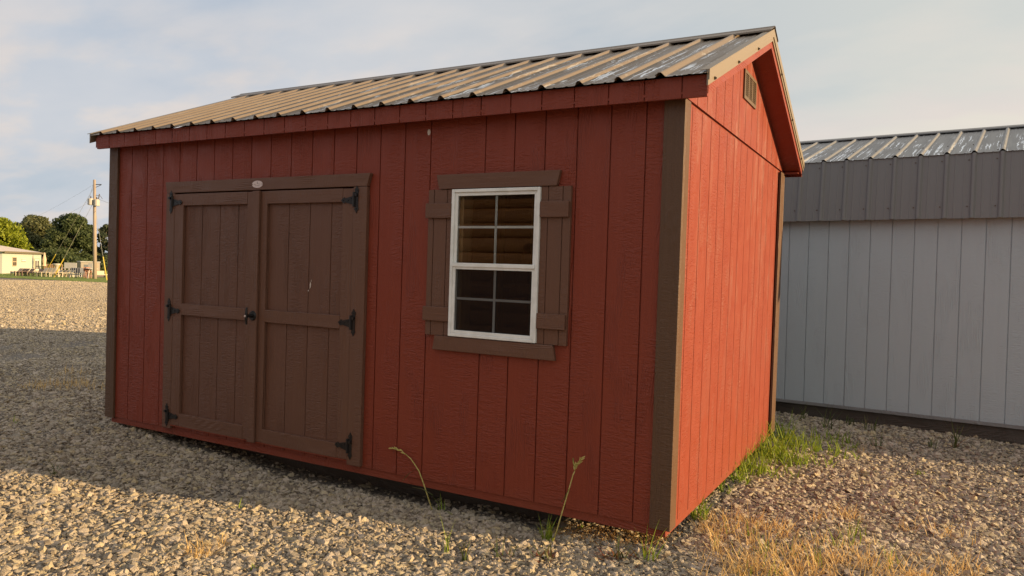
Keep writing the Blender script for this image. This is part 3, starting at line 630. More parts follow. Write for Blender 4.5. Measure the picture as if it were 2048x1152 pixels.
# ---- window
win = MB(); y0, y1 = -0.036, -0.0005
FX0, FX1, FZ0, FZ1 = -1.4255, -0.8115, 0.936, 1.844
def frame(m, x0, x1, z0, z1, w, ya, yb):
    m.box(x0, x0+w, ya, yb, z0, z1); m.box(x1-w, x1, ya, yb, z0, z1); m.box(x0+w+1e-4, x1-w-1e-4, ya, yb, z1-w, z1); m.box(x0+w+1e-4, x1-w-1e-4, ya, yb, z0, z0+w)
frame(win, FX0, FX1, FZ0, FZ1, 0.020, y0, 0.02)
w_ = win.build('window', 'white_vinyl', shed, bevel=0.003)
us_ = MB(); frame(us_, FX0+0.0205, FX1-0.0205, 1.372, FZ1-0.0205, 0.020, -0.026, 0.004)
us_.build('upper_sash', 'white_vinyl', w_, bevel=0.002)
ls_ = MB(); frame(ls_, FX0+0.0205, FX1-0.0205, FZ0+0.0205, 1.3715, 0.019, -0.032, -0.002)
ls_.build('lower_sash', 'white_vinyl', w_, bevel=0.002)
mt = MB(); mt.box(FX0+0.0205, FX1-0.0205, -0.040, -0.0325, 1.368, 1.392); mt.build('meeting_rail', 'white_vinyl', w_, bevel=0.002)
xc = (FX0+FX1)/2+0.006
for z0, z1, zm, yy in ((1.392, FZ1-0.041, 1.612, -0.013), (FZ0+0.040, 1.352, 1.172, -0.006)):
    g = MB(); g.box(xc-0.007, xc+0.007, yy-0.005, yy, z0, z1); g.box(FX0+0.0405, xc-0.0072, yy-0.005, yy, zm-0.007, zm+0.007); g.box(xc+0.0072, FX1-0.0405, yy-0.005, yy, zm-0.007, zm+0.007)
    g.build('grille', 'white_vinyl', w_)
p = MB(); p.box(FX0+0.038, FX1-0.038, -0.018, -0.0145, 1.390, FZ1-0.039); p.build('pane', 'glass', w_)
p = MB(); p.box(FX0+0.038, FX1-0.038, -0.004, -0.0005, FZ0+0.038, 1.354); p.build('pane', 'glass', w_)
p = MB(); p.add([(FX0+0.036, -0.024, FZ0+0.036), (FX1-0.036, -0.024, FZ0+0.036), (FX1-0.036, -0.024, 1.356), (FX0+0.036, -0.024, 1.356)], [(0, 1, 2, 3)]); p.build('insect_screen', 'insect_screen', w_)
c = MB(); c.prism([(-1.528, YP, 1.8485), (-0.712, YP, 1.8485), (-0.690, YP, 1.938), (-1.550, YP, 1.938)], (0, -0.028, 0)); c.build('window_header', 'brown_door_rail', shed, bevel=0.003)
c = MB(); c.prism([(-1.545, YP, 0.843), (-0.688, YP, 0.843), (-0.704, YP, 0.9315), (-1.530, YP, 0.9315)], (0, -0.028, 0)); c.build('window_sill', 'brown_door_rail', shed, bevel=0.003)
for x0, x1, gs, bx0, bx1 in ((-1.6085, -1.4265, (-1.567, -1.468), -1.6205, -1.4275), (-0.8105, -0.6215, (-0.765, -0.672), -0.8095, -0.6275)):
    m = MB(); siding(m, x0, x1, 0.9335, 1.846, gs, lambda u, d, z: (u, -0.020+d, z), depth=0.006, w=0.003)
    m.add([(x0, -0.020, 0.9335), (x0, -0.001, 0.9335), (x0, -0.001, 1.846), (x0, -0.020, 1.846), (x1, -0.020, 0.9335), (x1, -0.001, 0.9335), (x1, -0.001, 1.846), (x1, -0.020, 1.846)], [(0, 3, 2, 1), (4, 5, 6, 7), (0, 1, 5, 4), (2, 3, 7, 6)])
    s = m.build('shutter', 'brown_door_board', shed)
    for z0, z1 in ((1.668, 1.760), (1.024, 1.112)):
        q = MB(); q.box(bx0, bx1, -0.0385, -0.0202, z0, z1); q.build('batten', 'brown_door_rail', s, bevel=0.003)

# ------------------------------------------------------------------ the grey barn-roofed shed
GTH = -0.0936; GO = Vector((-0.1664, 4.774, 0.0))
barn = empty('barn_shed', GO, 'grey board-sided shed with a ribbed dark grey gambrel roof, behind the red shed', 'shed', rz=GTH)
barn.rotation_euler = (0, -RAD(0.45), GTH)
BX0, BX1, BD = -0.9, 4.80, 3.66
gb = MB(); siding(gb, BX0, BX1, 0.03, 2.06, [0.2032*i for i in range(-4, 30)], lambda u, d, z: (u, d, z)); gb.build('front_wall', 'gray_siding', barn)
prof = [(0, 0.03), (BD, 0.03), (BD, 2.05), (BD-0.05, 2.55), (BD/2, 3.12), (0.05, 2.55), (0.002, 2.05)]
for x, d in ((BX1-0.02, 0.02), (BX0, 0.02)):
    g = MB(); g.prism([(x, a, z) for a, z in prof], (d, 0, 0)); g.build('gable_wall', 'gray_siding', barn)
g = MB(); g.box(BX0, BX1, BD-0.02, BD-0.001, 0.03, 2.05); g.build('rear_wall', 'gray_siding', barn)
g = MB(); g.box(BX0, BX1+0.01, -0.012, 0.03, -0.005, 0.0295); g.build('sill_board', 'gray_board', barn, bevel=0.003)
for y in (0.05, 1.2, 2.4, 3.4):
    g = MB(); g.box(BX0+0.1, BX1-0.05, y, y+0.10, -0.15, -0.0055); g.build('skid', 'dark_beam', barn)
gribs = [0.108+0.2286*k for k in range(-4, 21)]
off = 0.0
gp_ = rib_profile(BX0-0.06, BX1+0.08, gribs)
# upper slope (front), from the break up to the ridge
BZ = 2.625; RZG = 3.165; hwid = BD/2
ua = math.atan((RZG-BZ)/(hwid+0.02)); ul = math.hypot(RZG-BZ, hwid+0.02)
roof_sheet('upper_roof', 'gray_roof_steel', barn, gp_, ul, (0, -0.035, BZ-0.005), (ua, 0, 0))
la = math.atan2(0.635, 0.085); ll = math.hypot(0.635, 0.085)
roof_sheet('lower_roof', 'gray_roof_plain', barn, gp_, ll, (0, -0.105, 1.985), (la, 0, 0))
gp2 = rib_profile(-BX1-0.08, -BX0+0.06, sorted([-r for r in gribs]))
roof_sheet('upper_roof', 'gray_roof_plain', barn, gp2, ul, (0, BD+0.035, BZ-0.005), (ua, 0, math.pi))
roof_sheet('lower_roof', 'gray_roof_plain', barn, gp2, ll, (0, BD+0.105, 1.985), (la, 0, math.pi))
c = MB(); zc = RZG+0.027; hw = 0.13; sl = math.tan(ua)
sec = [(hwid-hw, zc-sl*hw-0.01), (hwid-hw+0.004, zc-sl*hw+0.003), (hwid-0.02, zc), (hwid+0.02, zc), (hwid+hw-0.004, zc-sl*hw+0.003), (hwid+hw, zc-sl*hw-0.01)]
n = len(sec); c.add([(x, y, z) for x in (BX0-0.08, BX1+0.1) for y, z in sec], [(i, i+1, n+i+1, n+i) for i in range(n-1)])
o = c.build('ridge_cap', 'gray_roof_plain', barn); o.modifiers.new('t', 'SOLIDIFY').thickness = 0.0015
_sc = MB(); _sc.tube([(0, 0, 0), (0, 0, 0.003), (0, 0, 0.003), (0, 0, 0.007)], [0.0075, 0.0075, 0.004, 0.004], 6)
SC0 = None
def screw(parent, loc, rot):
    global SC0
    if SC0 is None: o = SC0 = _sc.build('roof_screw', 'screw', parent)
    else: o = SC0.copy(); COL.objects.link(o); o.parent = parent
    o.location = loc; o.rotation_euler = rot
for k in range(0, 21):
    x = 0.108+0.2286*k-0.042
    for z in (2.10, 2.555): screw(barn, (x, -0.105+0.085*(z-1.985)/0.635, z), (math.pi/2, 0, 0))
    for q in (0.12, 0.62): screw(barn, (x, -0.035+q*math.cos(ua), BZ-0.005+q*math.sin(ua)), (ua, 0, 0))
for r_ in ribs:
    for q in (0.08, 0.75, 1.40): screw(shed, (r_-0.046, -0.135+q*math.cos(ang), zr(-0.135)+0.001+q*math.sin(ang)), (ang, 0, 0))

# ------------------------------------------------------------------ log-sided cabin behind the viewer (seen only in the window's reflection)
cab = empty('log_cabin', (-3.9, -4.85, -0.13), 'brown log-sided cabin facing the red shed, seen as a reflection in the window glass', 'cabin')
lg = MB(); nlog = 13; hl = 0.2
for i in range(nlog):
    z0 = 0.12+i*hl; pts = []
    for k in range(9):
        a = -math.pi/2+math.pi*k/8; pts.append((-3.3, 0.045*math.cos(a), z0+hl/2+hl/2*math.sin(a)*0.99))
    pts.append((-3.3, -0.05, z0+hl)); pts.append((-3.3, -0.05, z0)); lg.prism(pts, (5.6, 0, 0))
lg.build('log_wall', 'log_stain', cab)
bd = MB(); bd.box(-3.3, 2.3, -2.6, -0.0505, 0.05, 2.72); bd.build('cabin_body', 'log_stain', cab)
rf = MB(); rf.prism([(-3.5, 0.35, 2.66), (-3.5, -1.3, 3.35), (-3.5, -2.9, 2.66), (-3.5, -2.9, 2.74), (-3.5, -1.3, 3.45), (-3.5, 0.35, 2.74)], (6.0, 0, 0)); rf.build('roof', 'cabin_roof', cab)

# ------------------------------------------------------------------ grasses and weeds
def blade(mb, base, h, w, az, lean, curl=0.6, seg=4):
    """one tapering blade that leans towards az and curls over"""
    d = Vector((math.cos(az), math.sin(az), 0)); sd = Vector((-d.y, d.x, 0)); P = Vector(base); ang = lean; pts = []
    for i in range(seg+1):
        t = i/seg; ww = w*(1-t**1.6)*0.5+0.0002
        pts += [P-sd*ww, P+sd*ww]
        P = P+(Vector((0, 0, 1))*math.cos(ang)+d*math.sin(ang))*(h/seg); ang += curl/seg
    mb.add(pts, [(2*i, 2*i+1, 2*i+3, 2*i+2) for i in range(seg)])
def tuft(mb, c, n, h, spread, w=0.004, lean=0.5, curl=0.9):
    for _ in range(n):
        a = random.uniform(0, 6.283); r = spread*math.sqrt(random.random()); x = c[0]+r*math.cos(a); y = c[1]+r*math.sin(a)
        blade(mb, (x, y, float(gz(x, y))-0.004), h*random.uniform(0.45, 1.15), w*random.uniform(0.6, 1.3), random.uniform(0, 6.283), random.uniform(0.02, lean), random.uniform(0.1, curl))
def weed(px, py, n, h, spread, m, label, group=None, w=0.008, lean=0.5, name='grass_weed', cat='weed', second=None):
    c = gp(px, py); mb = MB(); 
    for i in range(n):
        a = random.uniform(0, 6.283); r = spread*math.sqrt(random.random()); x = r*math.cos(a); y = r*math.sin(a)
        blade(mb, (x, y, float(gz(c.x+x, c.y+y))-c.z-0.004), h*random.uniform(0.4, 1.1), w*random.uniform(0.6, 1.3), random.uniform(0, 6.283), random.uniform(0.03, lean), random.uniform(0.1, 0.9))
    o = mb.build(name, m); o.location = c
    if second:
        mb = MB()
        for i in range(second[1]):
            blade(mb, (random.uniform(-spread, spread), random.uniform(-spread, spread), -0.004), h*0.6, w*0.9, random.uniform(0, 6.283), random.uniform(0.9, 1.35), 0.3)
        mb.build('runner', second[0], o)
    return tag(o, label, cat, group)
def wpt(px, py, y):           # point on the vertical plane y = const
    d = ray(px, py); t = (y-CAM[1])/d[1]; return Vector(CAM+d*t)
# two tall seeding stalks in front of the wall
def stalk(pix, y, label, headpix, leafpix):
    base = gp(*pix[0]); base.y = min(base.y, -0.05); y = base.y; base.x = wpt(*pix[0], y).x; base.z = float(gz(base.x, y))
    root = empty('seeding_grass_stalk', base, label, 'weed')
    P = [wpt(a, b, y+0.01*i)-base for i, (a, b) in enumerate(pix)]; P[0] = Vector((0, 0, -0.01))
    mb = MB(); mb.tube(P, [0.0042-0.0016*i/len(P) for i in range(len(P))], 6); mb.build('stem', 'seed_head_sunlit', root, smooth=True)
    hd = MB(); H = [wpt(a, b, y+0.03)-base for a, b in headpix]
    for i in range(len(H)-1):
        for k in range(9):
            q = H[i].lerp(H[i+1], k/7); t = (H[i+1]-H[i]).normalized(); s = Vector((random.uniform(-1, 1), random.uniform(-1, 1), random.uniform(-0.6, 0.6)))
            e = q+(t*0.9+s*0.6).normalized()*0.024
            hd.tube([q, q.lerp(e, 0.5), e], [0.0012, 0.0045, 0.0006], 5)
    hd.build('seed_head', 'seed_head_sunlit', root)
    for lp in leafpix:
        lf = MB(); Q = [wpt(a, b, y-0.01)-base for a, b in lp]; sd = Vector((0.7, 0.5, 0.2)).normalized()*0.0035
        for i, q in enumerate(Q):
            ww = math.sin(math.pi*min(0.95, (i+0.4)/len(Q))); lf.v += [tuple(q-sd*ww), tuple(q+sd*ww)]
        lf.f = [(2*i, 2*i+1, 2*i+3, 2*i+2) for i in range(len(Q)-1)]; lf.build('leaf', 'dull_blade', root)
stalk([(868, 993), (847, 967), (838, 942), (822, 918), (812, 909)], 0, 'tall grass stalk bending left with a tan seed head, right of the brown doors', [(812, 909), (803, 902), (794, 898), (784, 897)], [[(833, 938), (818, 947), (804, 963)], [(866, 990), (845, 978), (824, 974)]])
stalk([(1103, 1088), (1114, 1060), (1124, 1025), (1136, 985), (1146, 950), (1150, 941)], 0, 'tall upright grass stalk with a forked seed head, below the window', [(1150, 941), (1152, 932), (1158, 926), (1163, 918)], [[(1139, 976), (1132, 990), (1123, 1004)], [(1150, 936), (1147, 926), (1146, 916)]])
weed(1097, 1085, 34, 0.16, 0.03, 'green_blade', 'spiky green tuft at the foot of the upright seeding stalk', second=('red_stem', 10))
weed(893, 1108, 7, 0.24, 0.015, 'green_blade', 'thin green grass blades standing left of two, in front of the lower wall', w=0.008, lean=0.3)
weed(928, 1125, 7, 0.24, 0.015, 'dull_blade', 'thin olive grass blades leaning left, closest to the lower wall front in the lit gravel', w=0.008, lean=0.4)
weed(880, 1020, 9, 0.16, 0.03, 'green_blade', 'low sprawling green weed in the shade below the bending stalk', lean=1.3)
weed(1165, 1062, 8, 0.13, 0.02, 'green_blade', 'small green weed under the red shed edge', lean=1.2, w=0.006)
weed(1298, 1122, 12, 0.22, 0.05, 'green_blade', 'green blades sticking up in front of the brown corner trim', lean=0.8, w=0.008, second=('red_stem', 14))
weed(1235, 1120, 12, 0.18, 0.05, 'dull_blade', 'sprawling reddish green weed on the lit gravel left of the corner', lean=1.3, second=('red_stem', 30))
weed(1085, 1122, 12, 0.16, 0.05, 'dull_blade', 'flat reddish weed spreading below the green tuft', lean=1.4, second=('red_stem', 40))
weed(1010, 1120, 8, 0.14, 0.05, 'dull_blade', 'small sprawling weed left of the flat reddish weed', lean=1.3, second=('red_stem', 14))
weed(1400, 1040, 26, 0.22, 0.05, 'green_blade', 'green grass tuft growing against the sunlit end wall near the front corner', second=('straw_blade', 14))
weed(478, 1018, 7, 0.09, 0.015, 'green_blade', 'tiny green weed on the shadow edge in the left gravel', lean=0.9)
weed(110, 950, 7, 0.12, 0.015, 'dull_blade', 'small dull weed in the left gravel shade', lean=0.9)
weed(505, 1140, 8, 0.04, 0.02, 'green_blade', 'tiny green sprout at the bottom of the left gravel', lean=0.9)
weed(30, 848, 7, 0.09, 0.02, 'green_blade', 'small green weed at the far left edge in the shade', lean=0.9)
for px, py, h, lab in [(1602, 842, 0.22, 'thin weed nearest the red shed among those before the grey wall'), (1655, 858, 0.30, 'tall forked weed standing against the grey wall sill'), (1740, 862, 0.18, 'low thin weed on the shaded gravel before the grey wall'),
                       (1832, 850, 0.26, 'upright weed close to the middle of the grey wall'), (1865, 895, 0.14, 'low weed on the shaded gravel left of the red-stemmed one'), (1755, 895, 0.17, 'small green weed on the edge of the grey wall shade'), (1700, 850, 0.14, 'sprawling weed close under the grey sill')]:
    weed(px, py, 12, h, 0.05, 'dull_blade', lab, 'weeds before the grey shed', w=0.009, lean=0.75)
weed(1910, 896, 14, 0.36, 0.02, 'dull_blade', 'tall weed with red stems before the right part of the grey wall', 'weeds before the grey shed', w=0.010, lean=0.5, second=('red_stem', 5))
for px, py, lab in [(78, 775, 'small dry tuft nearest the left edge in the shaded gravel'), (110, 776, 'dry tuft in the shaded gravel, second from the left edge'), (140, 772, 'dry tuft in the middle of the shaded row'), (195, 776, 'dry tuft beside the left corner of the red shed'), (150, 748, 'faint dry tuft on the boundary of the light, left of the red shed')]:
    weed(px, py, 40, 0.15, 0.22, 'straw_blade', lab, 'dry tufts left of the red shed', w=0.006, lean=0.9, name='dry_tuft')
weed(400, 1108, 85, 0.12, 0.08, 'straw_blade', 'heap of dry straw lying on the lit gravel at lower left', lean=1.5, name='dry_tuft', w=0.005)
weed(440, 1092, 45, 0.09, 0.05, 'straw_blade', 'thin scatter of straw just right of the dry heap', lean=1.5, name='dry_tuft', w=0.005)
for px, py, lab in [(1700, 1035, 'dry straw tuft on the gravel below the grass clump'), (1815, 1062, 'dry rusty tuft in the right gravel'), (1725, 905, 'small dry tuft at the edge of the grey shed shade')]:
    weed(px, py, 34, 0.09, 0.06, 'straw_blade', lab, 'dry tufts on the right gravel', w=0.0035, lean=1.3, name='dry_tuft')
weed(1838, 950, 20, 0.06, 0.05, 'green_blade', 'small green weed in the middle of the lit right gravel', lean=1.0)
# the green clump at the rear corner
mb = MB()
for px, py, n, h, sp in [(1500, 945, 110, 0.34, 0.13), (1540, 915, 170, 0.36, 0.16), (1575, 930, 90, 0.24, 0.15), (1600, 900, 110, 0.24, 0.17), (1650, 905, 70, 0.17, 0.16), (1560, 880, 110, 0.32, 0.18), (1480, 965, 60, 0.26, 0.08), (1690, 915, 30, 0.12, 0.12), (1620, 925, 60, 0.16, 0.18), (1660, 885, 50, 0.16, 0.18), (1700, 895, 30, 0.12, 0.15), (1560, 955, 40, 0.16, 0.15), (1450, 985, 26, 0.18, 0.06)]:
    c = gp(px, py); tuft(mb, c, int(n*0.62), h, sp, w=0.010, lean=0.85, curl=1.5)
tag(mb.build('green_grass', 'green_blade'), 'lush green grass clump at the far end of the sunlit red wall', 'grass', kind='stuff')
# straw along the lower right
mb = MB()
for i in range(420):
    px = random.uniform(1395, 2000); py = random.uniform(1030, 1170); 
    if random.random() > math.exp(-((px-1590)/200)**2)*min(1, ((py-1025)/125)**1.7)*0.8+0.025: continue
    c = gp(px, py); tuft(mb, c, random.randint(7, 15), random.uniform(0.07, 0.19), 0.07, w=0.0052, lean=1.1, curl=1.4)
for px, py in [(1430, 1050), (1465, 1045), (1500, 1050), (1440, 1085), (1900, 1150), (1940, 1152), (1560, 1075), (1700, 1042), (1690, 1030), (1450, 1062), (1475, 1068), (1520, 1060), (1495, 1085), (1410, 1062), (1430, 1075)]:
    c = gp(px, py); tuft(mb, c, 22, 0.15, 0.07, w=0.005, lean=1.3)
tag(mb.build('straw_grass', 'straw_blade'), 'dry golden straw grass growing through the gravel at lower right', 'grass', kind='stuff')
mb = MB()
for i in range(26):
    px = random.uniform(1430, 1800); py = random.uniform(1070, 1165); c = gp(px, py); tuft(mb, c, 5, 0.15, 0.05, w=0.004, lean=0.5)
tag(mb.build('young_grass', 'green_blade'), 'sparse green blades mixed into the golden straw at lower right', 'grass', kind='stuff')
# dried leafy stuff under the near corner of the shed
mb = MB()
for i in range(1500):
    t = random.random(); px = 1140+200*t+random.uniform(-14, 14); yy = random.uniform(-0.03, 0.28)
    x = -0.75+0.72*t+random.uniform(-0.05, 0.05); z = float(gz(x, yy))+random.random()**1.5*0.075*(0.35+0.65*t)
    a = Vector((random.uniform(-1, 1), random.uniform(-1, 1), random.uniform(-1, 1))).normalized()*random.uniform(0.004, 0.009); b_ = Vector((random.uniform(-1, 1), random.uniform(-1, 1), random.uniform(-1, 1))).normalized()*0.005; c = Vector((x, yy, z))
    mb.add([c-a, c+b_, c+a, c-b_], [(0, 1, 2, 3)])
tag(mb.build('dried_leaves', 'dry_leaf'), 'small dried brown leaves caught under the near corner of the red shed', 'leaves', kind='stuff')

# ------------------------------------------------------------------ far left: house, poles, yard furniture, trees
C1 = gd(4, 82); C2 = gd(82, 93); C1.z = C2.z = -0.85
ax = (C2-C1).normalized(); per = Vector((-ax.y, ax.x, 0))
if per.dot(C1-Vector(CAM)) < 0: per = -per
HL = (C2-C1).length; rzh = math.atan2(ax.y, ax.x); dep = 9.0
house = empty('house', C1, 'low cream house with a brown hipped metal roof beyond the lot', 'house', rz=rzh)
sgn = 1 if (Matrix.Rotation(rzh, 3, 'Z') @ Vector((0, 1, 0))).dot(per) > 0 else -1
def yb(a, b): return (min(sgn*a, sgn*b), max(sgn*a, sgn*b))
m = MB(); m.box(0, HL, *yb(0, dep), 0, 2.5); m.build('wall', 'house_cream', house)
e = 0.35
R_ = [(-e, -e*sgn, 2.5), (HL+e, -e*sgn, 2.5), (HL+e, (dep+e)*sgn, 2.5), (-e, (dep+e)*sgn, 2.5), (HL-6.0, dep*0.5*sgn, 3.55), (-e+0.5, dep*0.5*sgn, 3.55)]
m = MB(); m.add(R_, [(0, 1, 4, 5), (1, 2, 4), (2, 3, 5, 4), (3, 0, 5), (0, 3, 2, 1)]); m.build('roof', 'house_roof', house)
m = MB(); m.box(-e, HL+e, *yb(-e-0.04, -e), 2.33, 2.55); m.box(HL+e, HL+e+0.04, *yb(-e, dep+e), 2.33, 2.55); m.build('fascia', 'house_trim', house)
def hx_at(px):   # distance along the house front seen at photo column px
    d = ray(px, 540); A_ = np.array([[d[0], -ax.x], [d[1], -ax.y]]); s = np.linalg.solve(A_, np.array([C1.x-CAM[0], C1.y-CAM[1]])); return float(s[1])
def hz(px, py):
    d = ray(px, py); A_ = np.array([[d[0], -ax.x], [d[1], -ax.y]]); s = np.linalg.solve(A_, np.array([C1.x-CAM[0], C1.y-CAM[1]])); return float(CAM[2]+d[2]*s[0]-C1.z)
wx0, wx1, wz0, wz1 = hx_at(24), hx_at(32), hz(28, 532.5), hz(28, 514)
m = MB(); m.box(wx0, wx1, *yb(-0.06, -0.005), wz0, wz1); wn_ = m.build('window', 'house_tan', house)
m = MB(); cxm = (wx0+wx1)/2; czm = (wz0+wz1)/2
for a, b_ in ((wx0+0.08, cxm-0.04), (cxm+0.04, wx1-0.08)):
    for c, d in ((wz0+0.08, czm-0.04), (czm+0.04, wz1-0.08)): m.box(a, b_, *yb(-0.075, -0.062), c, d)
m.build('pane', 'house_glass', wn_)
dx0, dx1, dz1 = hx_at(67.5), hx_at(78), hz(72, 517)
m = MB(); m.box(dx0, dx1, *yb(-0.05, -0.005), 0.25, dz1); dd = m.build('door', 'house_tan', house)
m = MB(); dm = (dx0+dx1)/2
m.box(dx0+0.18, dx1-0.18, *yb(-0.06, -0.052), 0.3, dz1-0.1); m.build('door_frame', 'house_white', dd)
m = MB(); m.box(dx0+0.28, dm-0.12, *yb(-0.07, -0.062), 0.5, dz1-0.25); m.box(dm+0.12, dx1-0.28, *yb(-0.07, -0.062), 0.5, dz1-0.25); m.build('pane', 'house_glass', dd)
sgx0, sgx1, sz0, sz1 = hx_at(42), hx_at(50.5), hz(46, 523.5), hz(46, 517.5)
def hw_(x, y, z): return C1+ax*x+per*y+Vector((0, 0, z))
m = MB(); m.hexa([hw_(sgx0, -0.06, sz0), hw_(sgx1, -0.06, sz0), hw_(sgx1, -0.01, sz0), hw_(sgx0, -0.01, sz0), hw_(sgx0, -0.06, sz1), hw_(sgx1, -0.06, sz1), hw_(sgx1, -0.01, sz1), hw_(sgx0, -0.01, sz1)])
sg = m.build('wall_sign', 'house_white'); tag(sg, 'small pale sign with a dark edge on the cream house wall', 'sign')
m = MB()
for a, b_, c, d in ((sgx0, sgx0+0.05, sz0, sz1), (sgx0, sgx1, sz0-0.0, sz0+0.05), (sgx0+0.1, sgx1-0.1, sz1-0.10, sz1-0.06)):
    m.hexa([hw_(a, -0.075, c), hw_(b_, -0.075, c), hw_(b_, -0.062, c), hw_(a, -0.062, c), hw_(a, -0.075, d), hw_(b_, -0.075, d), hw_(b_, -0.062, d), hw_(a, -0.062, d)])
m.build('sign_edge', 'house_trim', sg)
def post(mb, p, h, r=0.05): mb.tube([p, p+Vector((0, 0, h))], r, 6)
# deck rail before the door
rl = MB(); xs = np.linspace(hx_at(66), hx_at(83), 9)
for i, x in enumerate(xs): rl.tube([hw_(x, -1.2, 0), hw_(x, -1.2, 1.15 if i % 4 == 0 else 1.0)], 0.06 if i % 4 == 0 else 0.03, 6)
rl.tube([hw_(xs[0], -1.2, 1.05), hw_(xs[-1], -1.2, 1.05)], 0.05, 6); rl.tube([hw_(xs[0], -1.2, 0.2), hw_(xs[-1], -1.2, 0.2)], 0.04, 6)
tag(rl.build('deck_railing', 'fence_wood'), 'brown wooden railing in front of the house door', 'railing')

# utility pole
PB = gp(190, 559); PD = float((PB-Vector(CAM)).dot(Vector(CF)))
top = at(189, 359.5, PD); base = Vector((PB.x, PB.y, PB.z-0.3)); PH = top.z-PB.z
pole = empty('utility_pole', PB, 'weathered wooden utility pole with two transformers at the lawn edge', 'utility pole')
lean = Vector((top.x-PB.x, top.y-PB.y, PH)); SC = PD/FPX
m = MB(); m.tube([Vector((0, 0, -0.4)), lean*0.5, lean], [3.7*SC, 3.2*SC, 2.5*SC], 12); m.build('pole', 'pole_wood', pole, smooth=True)
R3 = Vector(CR); U3 = Vector((0, 0, 1))
def pp(px, py): return at(px, py, PD)-PB
for px, w in ((185.5, 4.5), (197.5, 4.0)):
    m = MB(); c = pp(px, 404 if px < 190 else 406); off3 = -Vector((CF[0], CF[1], 0)).normalized()*0.35
    m.tube([c+off3-U3*0.32, c+off3-U3*0.30, c+off3+U3*0.24, c+off3+U3*0.32], [0.20, 0.26, 0.26, 0.18], 12); tr = m.build('transformer', 'transformer_gray', pole)
    m = MB(); m.tube([c+off3+U3*0.32, c+off3+U3*0.36, c+off3+U3*0.55], [0.05, 0.07, 0.03], 8); m.build('bushing', 'porcelain_dark', tr)
m = MB(); m.tube([pp(188, 369), pp(203, 369)], 0.04, 6); m.tube([pp(191, 375), pp(202, 370)], 0.025, 6); m.build('crossarm', 'wire', pole)
m = MB(); m.tube([pp(181, 402), pp(181, 398), pp(200, 401)], 0.02, 5); m.tube([pp(190, 390), pp(201, 392), pp(205, 398)], 0.02, 5); m.tube([pp(197, 398), pp(199, 388)], 0.05, 6); m.build('bracket', 'porcelain_dark', pole)
def guy(p0, d0, p1, frac, label):
    a = at(p0[0], p0[1], PD); b_ = gp(*p1) if d0 is None else at(p1[0], p1[1], d0)
    b_.z = float(gz(b_.x, b_.y))
    root = empty('guy_wire', b_, label, 'guy wire', 'guy wires of the utility pole')
    v_ = a-b_; m = MB(); m.tube([Vector((0, 0, 0)), v_], 0.012, 5); m.build('cable', 'guy_steel', root)
    m = MB(); m.tube([v_*0.0, v_*frac], 0.05, 6); m.build('guard', 'guard_yellow', root)
guy((186, 378), None, (86, 553), 0.27, 'left of the two slanting guy wires, ending in a yellow guard')
guy((187, 405), None, (107, 556), 0.26, 'guy wire with a yellow guard nearer the wooden pole, landing right of the other')
guy((191, 420), None, (214, 562), 0.32, 'steep guy wire with a yellow guard beside the corner of the red shed')
def line(a, b_, sag, r, label):
    m = MB(); pts = []
    for i in range(17):
        t = i/16; q = a.lerp(b_, t); q.z -= sag*4*t*(1-t); pts.append(q)
    m.tube(pts, r, 4); tag(m.build('power_line', 'wire'), label, 'power line', 'overhead lines')
pA = at(186, 370, PD)
line(pA, at(-60, 478, PD*1.9), 1.0, 0.007, 'upper overhead line running left from the pole top')
line(at(186, 400, PD), at(-60, 500, PD*1.9), 1.0, 0.007, 'lower overhead line running left behind the trees')
line(at(190, 395, PD), at(330, 408, PD*1.5), 0.9, 0.012, 'short overhead line running right from the transformers behind the red shed')
line(pA, at(171, 406, PD*1.02), 0.3, 0.008, 'loose line drooping left of the pole top')

# yard furniture
def local(px, depth): return gd(px, depth)
face = math.atan2(CAM[1]-C1.y, CAM[0]-C1.x)
def lounger(px, depth, m_, label, group, h=0.95, w=0.6, rot=0.0, seat=0.55):
    p = local(px, depth); p.z += 0.07; root = empty('patio_chair', p, label, 'chair', group, rz=face+rot)
    b = MB()
    for i in range(5):   # five back slats
        y = -w/2+w*(i+0.08)/5; b.hexa([(0, y, 0.28), (0, y+w*0.165, 0.28), (-0.03, y+w*0.165, 0.28), (-0.03, y, 0.28), (-0.42, y, h), (-0.42, y+w*0.165, h), (-0.45, y+w*0.165, h), (-0.45, y, h)])
    b.build('backrest', m_, root)
    s = MB(); s.hexa([(0, -w/2, 0.27), (seat, -w/2, 0.36), (seat, w/2, 0.36), (0, w/2, 0.27), (0, -w/2, 0.31), (seat, -w/2, 0.40), (seat, w/2, 0.40), (0, w/2, 0.31)]); s.build('seat', m_, root)
    for y in (-w/2-0.06, w/2):
        l = MB(); l.box(seat-0.08, seat, y, y+0.05, 0, 0.44); l.box(-0.2, seat+0.03, y, y+0.05, 0.441, 0.47); l.hexa([(-0.30, y, 0), (-0.20, y, 0), (-0.20, y+0.06, 0), (-0.30, y+0.06, 0), (-0.24, y, 0.44), (-0.16, y, 0.44), (-0.16, y+0.06, 0.44), (-0.24, y+0.06, 0.44)]); l.build('arm_leg', m_, root)
FD = 76
for px, mm, lab in [(36, 'furn_tan', 'tan slatted patio chair at the left end of the row on the lawn'), (43, 'furn_brown', 'brown patio chair, second in the row before the house'), (49, 'furn_brown', 'brown patio chair, third in the row before the house'), (59, 'furn_brown', 'wide brown patio chair, fourth in the row before the house'),
                   (78, 'furn_brown', 'brown patio chair in front of the deck railing')]:
    lounger(px, FD, mm, lab, 'brown patio chairs on the lawn', rot=-0.9, h=0.75, w=0.55)
for px, lab in [(87, 'cream patio chair leaning left under the yellow guy guard'), (96, 'cream patio chair between the two yellow guards'), (103, 'cream patio chair just left of the second yellow guard')]:
    lounger(px, FD-1, 'furn_cream', lab, 'cream patio chairs on the lawn', rot=-0.8, h=0.9, w=0.45)
